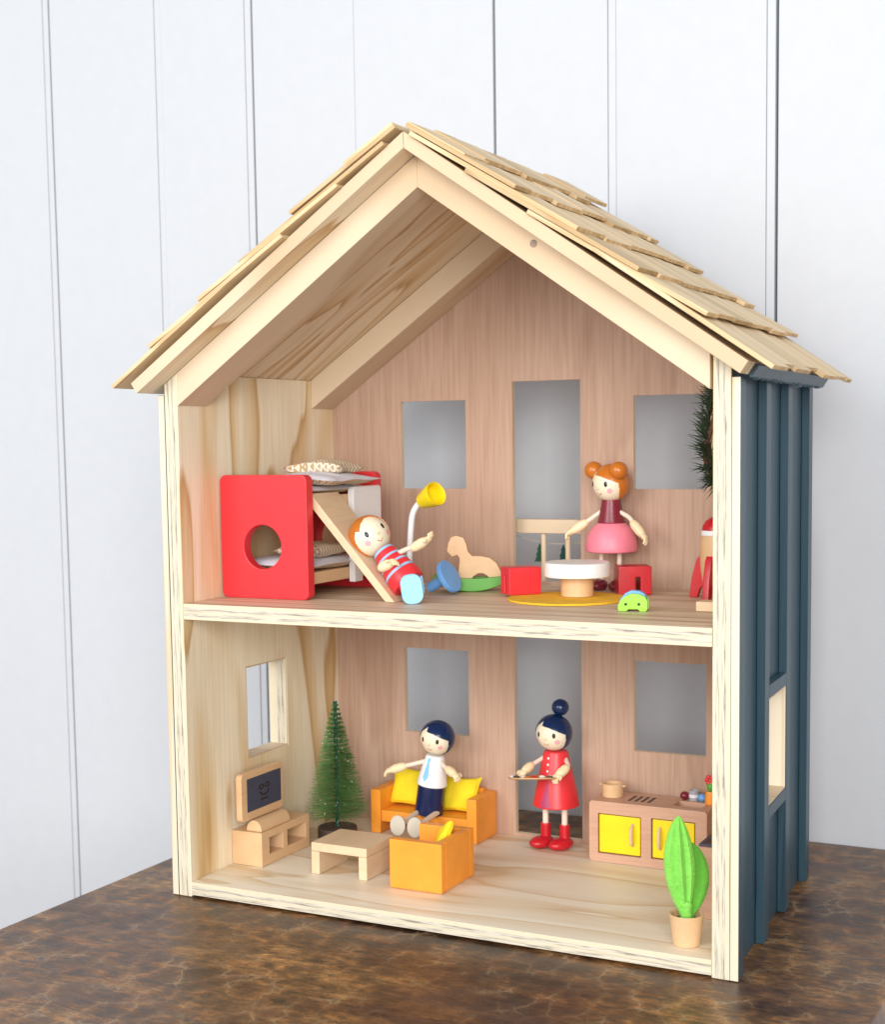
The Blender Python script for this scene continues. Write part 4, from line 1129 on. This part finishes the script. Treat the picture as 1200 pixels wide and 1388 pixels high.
# bottle-brush tree
bx0, by0 = 0.0625, 0.1840
bt = thing('bottle_brush_tree', 'green bottle-brush Christmas tree on a brown disc base', 'tree', (bx0, by0, ZF))
part('tree_base', lathe(cyl_prof(0.0195, ZF + .0002, .0250, .0010), (bx0, by0, 0)), 'bark', bt)
def twist():
    bm = bmesh.new()
    for ph in (0, math.pi):
        tube([(bx0 + .0011 * math.cos(ph + k * .55), by0 + .0011 * math.sin(ph + k * .55), .0240 + (.1495 - .0240) * k / 110) for k in range(111)], .0012, 6, bm)
    return bm
part('trunk', twist(), 'wire', bt)
rd = random.Random(4); bm = bmesh.new(); fb = bmesh.new()
for k in range(3600):
    t = rd.random() ** 0.85
    turn = int(t * 26) / 26 + rd.uniform(0, .012)
    z = .0335 + (.1500 - .0335) * min(1, turn)
    tt_ = (z - .0335) / (.1500 - .0335)
    R_ = (.0318 * (1 - tt_) ** 0.93 + .0022) * rd.uniform(.78, 1.04)
    if tt_ < .04: R_ *= .85
    a = rd.uniform(0, 2 * math.pi)
    d = Vector((math.cos(a), math.sin(a), rd.uniform(-.10, .20))).normalized()
    c0 = Vector((bx0, by0, z)); p1 = c0 + d * R_; r_ = .00018
    s1 = d.cross(Vector((0, 0, 1))).normalized(); s2 = d.cross(s1)
    A = [bm.verts.new(c0 + (s1 * math.cos(q) + s2 * math.sin(q)) * r_) for q in (0, 2.09, 4.19)]
    B = [bm.verts.new(p1 + (s1 * math.cos(q) + s2 * math.sin(q)) * r_ * .8) for q in (0, 2.09, 4.19)]
    for i in range(3):
        j = (i + 1) % 3; bm.faces.new((A[i], A[j], B[j], B[i]))
    bm.faces.new(B)
    if rd.random() < .022 and tt_ < .75:
        ell(p1 - d * R_ * rd.uniform(0, .5), .00055, .00055, .00055, bm=fb, u=6, v=4)
br_ = part('bristles', bm, 'bristle', bt); br_['kind'] = 'stuff'
fr2 = part('frost', fb, 'frost', bt); fr2['kind'] = 'stuff'

# kitchen unit
kt = thing('kitchen_unit', 'wooden toy kitchen unit with two yellow doors', 'kitchen unit', (0.376, 0.230, ZF))
kx0, kx1, ky0, ky1, kz = 0.3200, 0.4325, 0.2080, 0.2535, 0.0715
part('cabinet_front', prism(rrect(kx0, kx1, ZF + .0002, kz, .0035), 'y', ky0, ky0 + .007, [rect(.3288, .3704, .0226, .0600), rect(.3802, .4216, .0230, .0605)], 0.0006), 'beech_pink', kt)
part('cabinet_body', prism(rect(kx0 + .0006, kx1 - .0006, ky0 + .0072, ky1), 'z', ZF + .0004, kz - .0068, (), 0.0006), 'beech_pink', kt)
part('worktop', prism(rect(kx0 + .0004, kx1 - .0004, ky0 + .0072, ky1), 'z', kz - .0066, kz - .0004, [rrect(.3965, .4235, .2215, .2400, .003)], 0.0006), 'beech_pink', kt)
for x0_, x1_, hx_ in ((.3298, .3694, .3622), (.3812, .4206, .3885)):
    dz0, dz1 = (.0236, .0590) if x0_ < .35 else (.0240, .0595)
    dr_ = part('door', box(x0_, x1_, ky0 + .0010, ky0 + .0068, dz0, dz1, 0.0008), 'yellow', kt)
    part('handle', tube(spline([(hx_, ky0 + .0008, .0330), (hx_, ky0 - .0026, .0362), (hx_, ky0 - .0034, .0425), (hx_, ky0 - .0026, .0488), (hx_, ky0 + .0008, .0520)], 5), .0015, 10), 'beech_pale', dr_)
for k in range(4):
    x_ = .3530 + k * .0062
    bm = box(x_, x_ + .0026, ky0 + .0130, ky0 + .0330, kz - .0010, kz - .0001, 0)
    part('burner_slot', bm, 'slot', kt)
# pan, and small things on the worktop
zt = kz - .0003
pn = thing('pan', 'small wooden pan on the kitchen worktop', 'pan', (0.3345, 0.2320, zt))
part('pan_bowl', lathe([(0, 0), (.0092, 0), (.0098, .0006), (.0102, .0120), (.0098, .0126), (.0088, .0124), (.0084, .0030), (0, .0026)], (0.3345, .2320, zt)), 'beech', pn)
for s in (-1, 1):
    part('handle', ell((0.3345 + s * .0112, .2320, zt + .0105), .0022, .0022, .0012, u=12, v=8), 'beech', pn)
solo('toy_fruit', ell((0.4000, .2450, zt + .0040), .0042, .0042, .0040), 'maroon', (0.400, .245, zt), 'dark red ball on the kitchen worktop', 'ball')
mg = thing('toy_mug', 'small grey mug between the red and blue balls on the worktop', 'mug', (0.4085, .2465, zt))
part('mug_body', lathe([(0, 0), (.0042, 0), (.0045, .0005), (.0046, .0090), (.0043, .0095), (.0038, .0092), (.0037, .0020), (0, .0018)], (0.4085, .2465, zt)), 'steel', mg)
part('mug_band', lathe([(.0044, .0030), (.00475, .0031), (.00475, .0060), (.0044, .0061)], (0.4085, .2465, zt)), 'white', mg)
solo('toy_fruit', ell((0.4172, .2440, zt + .0038), .0042, .0042, .0038), 'midblue', (0.4172, .244, zt), 'blue ball on the kitchen worktop beside the mug', 'ball')
vs_ = thing('flower_vase', 'orange vase with a red flower at the end of the worktop', 'vase', (0.4265, .2380, zt))
part('vase_body', lathe([(0, 0), (.0042, 0), (.0050, .0010), (.0044, .0100), (.0036, .0120), (0, .0120)], (0.4265, .2380, zt)), 'orange', vs_)
part('stem', ell((0.4268, .2380, zt + .0160), .0034, .0034, .0046, u=14, v=10), 'green', vs_)
bm = bmesh.new()
for k in range(6):
    a = k * math.pi / 3; ell((0.4262 + .0030 * math.cos(a), .2378, zt + .0222 + .0030 * math.sin(a)), .0022, .0016, .0022, bm=bm, u=10, v=8)
part('flower', bm, 'red', vs_)

# stove unit along the right wall
sv = thing('stove_unit', 'wooden toy stove unit with dark hob along the right wall', 'stove', (0.474, 0.120, ZF))
part('stove_body', prism(rrect(0.4615, 0.4905, ZF + .0002, .0735, .0030), 'y', 0.0900, 0.1500, (), 0.0006), 'beech_pink', sv)
hob = part('hob', box(0.4605, 0.4895, 0.0930, 0.1480, .0730, .0752, 0.0004), 'stove', sv)
for i in range(2):
    for j in range(3):
        part('hob_square', box(0.4640 + i * .0130, 0.4740 + i * .0130, 0.0990 + j * .0165, 0.1100 + j * .0165, .0750, .0755, 0), 'twig', hob)

# potted plant
pp = thing('potted_plant', 'toy plant with two tall green felt leaves in a wooden pot', 'plant', (0.4715, 0.0262, ZF))
px_, py_ = 0.4715, 0.0262
part('pot', lathe([(0, ZF + .0002), (.0100, ZF + .0002), (.0106, ZF + .0010), (.0134, .0376), (.0134, .0386), (.0126, .0388), (.0118, .0380), (.0112, .0320), (0, .0318)], (px_, py_, 0)), 'beech', pp)
part('soil', lathe([(0, .0325), (.0112, .0325), (.0112, .0332), (0, .0336)], (px_, py_, 0)), 'bark', pp)
def leaf(base, tip, bulge, wmax, face, seed, fold=0.35, thick=0.0016, peak=1.12):
    """thick felt leaf with lengthwise folds"""
    base, tip, bulge = Vector(base), Vector(tip), Vector(bulge); bm = bmesh.new()
    nL, nW = 30, 12; rows = []
    f = Vector(face).normalized()
    for i in range(nL + 1):
        t = i / nL
        c = base * (1 - t) ** 2 + bulge * 2 * t * (1 - t) + tip * t * t
        tg = ((bulge - base) * (1 - t) + (tip - bulge) * t).normalized()
        s = tg.cross(f).normalized(); nf = s.cross(tg).normalized()
        prof = (math.sin(math.pi * min(1, t ** peak)) ** 0.66) if t < 1 else 0
        wd = wmax * max(prof, 0.34 * (1 - t) ** 1.2) * (1 if t < .995 else 0.05)
        row = []
        for j in range(nW + 1):
            v = j / nW * 2 - 1
            h = (-abs(v) * 0.55 + 0.22 * math.cos(v * 3 * math.pi) * (1 - .4 * abs(v))) * wd * fold
            row.append(c + s * v * wd + nf * h)
        rows.append((row, nf))
    fr = [[bm.verts.new(p + nf * thick / 2) for p in row] for row, nf in rows]
    bk_ = [[bm.verts.new(p - nf * thick / 2) for p in row] for row, nf in rows]
    for g in (fr, bk_):
        for i in range(nL):
            for j in range(nW): bm.faces.new((g[i][j], g[i][j + 1], g[i + 1][j + 1], g[i + 1][j]))
    for i in range(nL):
        for j in (0, nW): bm.faces.new((fr[i][j], fr[i + 1][j], bk_[i + 1][j], bk_[i][j]))
    for i in (0, nL):
        for j in range(nW): bm.faces.new((fr[i][j], fr[i][j + 1], bk_[i][j + 1], bk_[i][j]))
    bmesh.ops.recalc_face_normals(bm, faces=bm.faces)
    return bm
part('leaf', leaf((px_, py_ - .001, .0330), (px_ - .0062, py_ - .001, .1150), (px_ - .0030, py_ - .006, .0720), 0.0120, (0.50, -0.86, 0.05), 1, 0.7), 'leaf', pp, sharp=60)
part('leaf', leaf((px_ + .0010, py_ + .002, .0330), (px_ - .0030, py_ + .018, .0900), (px_ + .0085, py_ + .011, .0640), 0.0100, (0.10, -0.99, 0.05), 2, 0.5), 'leaf_dark', pp, sharp=60)
part('leaf_stem', lathe([(0, .0325), (.0050, .0325), (.0046, .0370), (.0040, .0420), (.0046, .0455), (.0030, .0480), (0, .0490)], (px_, py_, 0)), 'leaf', pp)
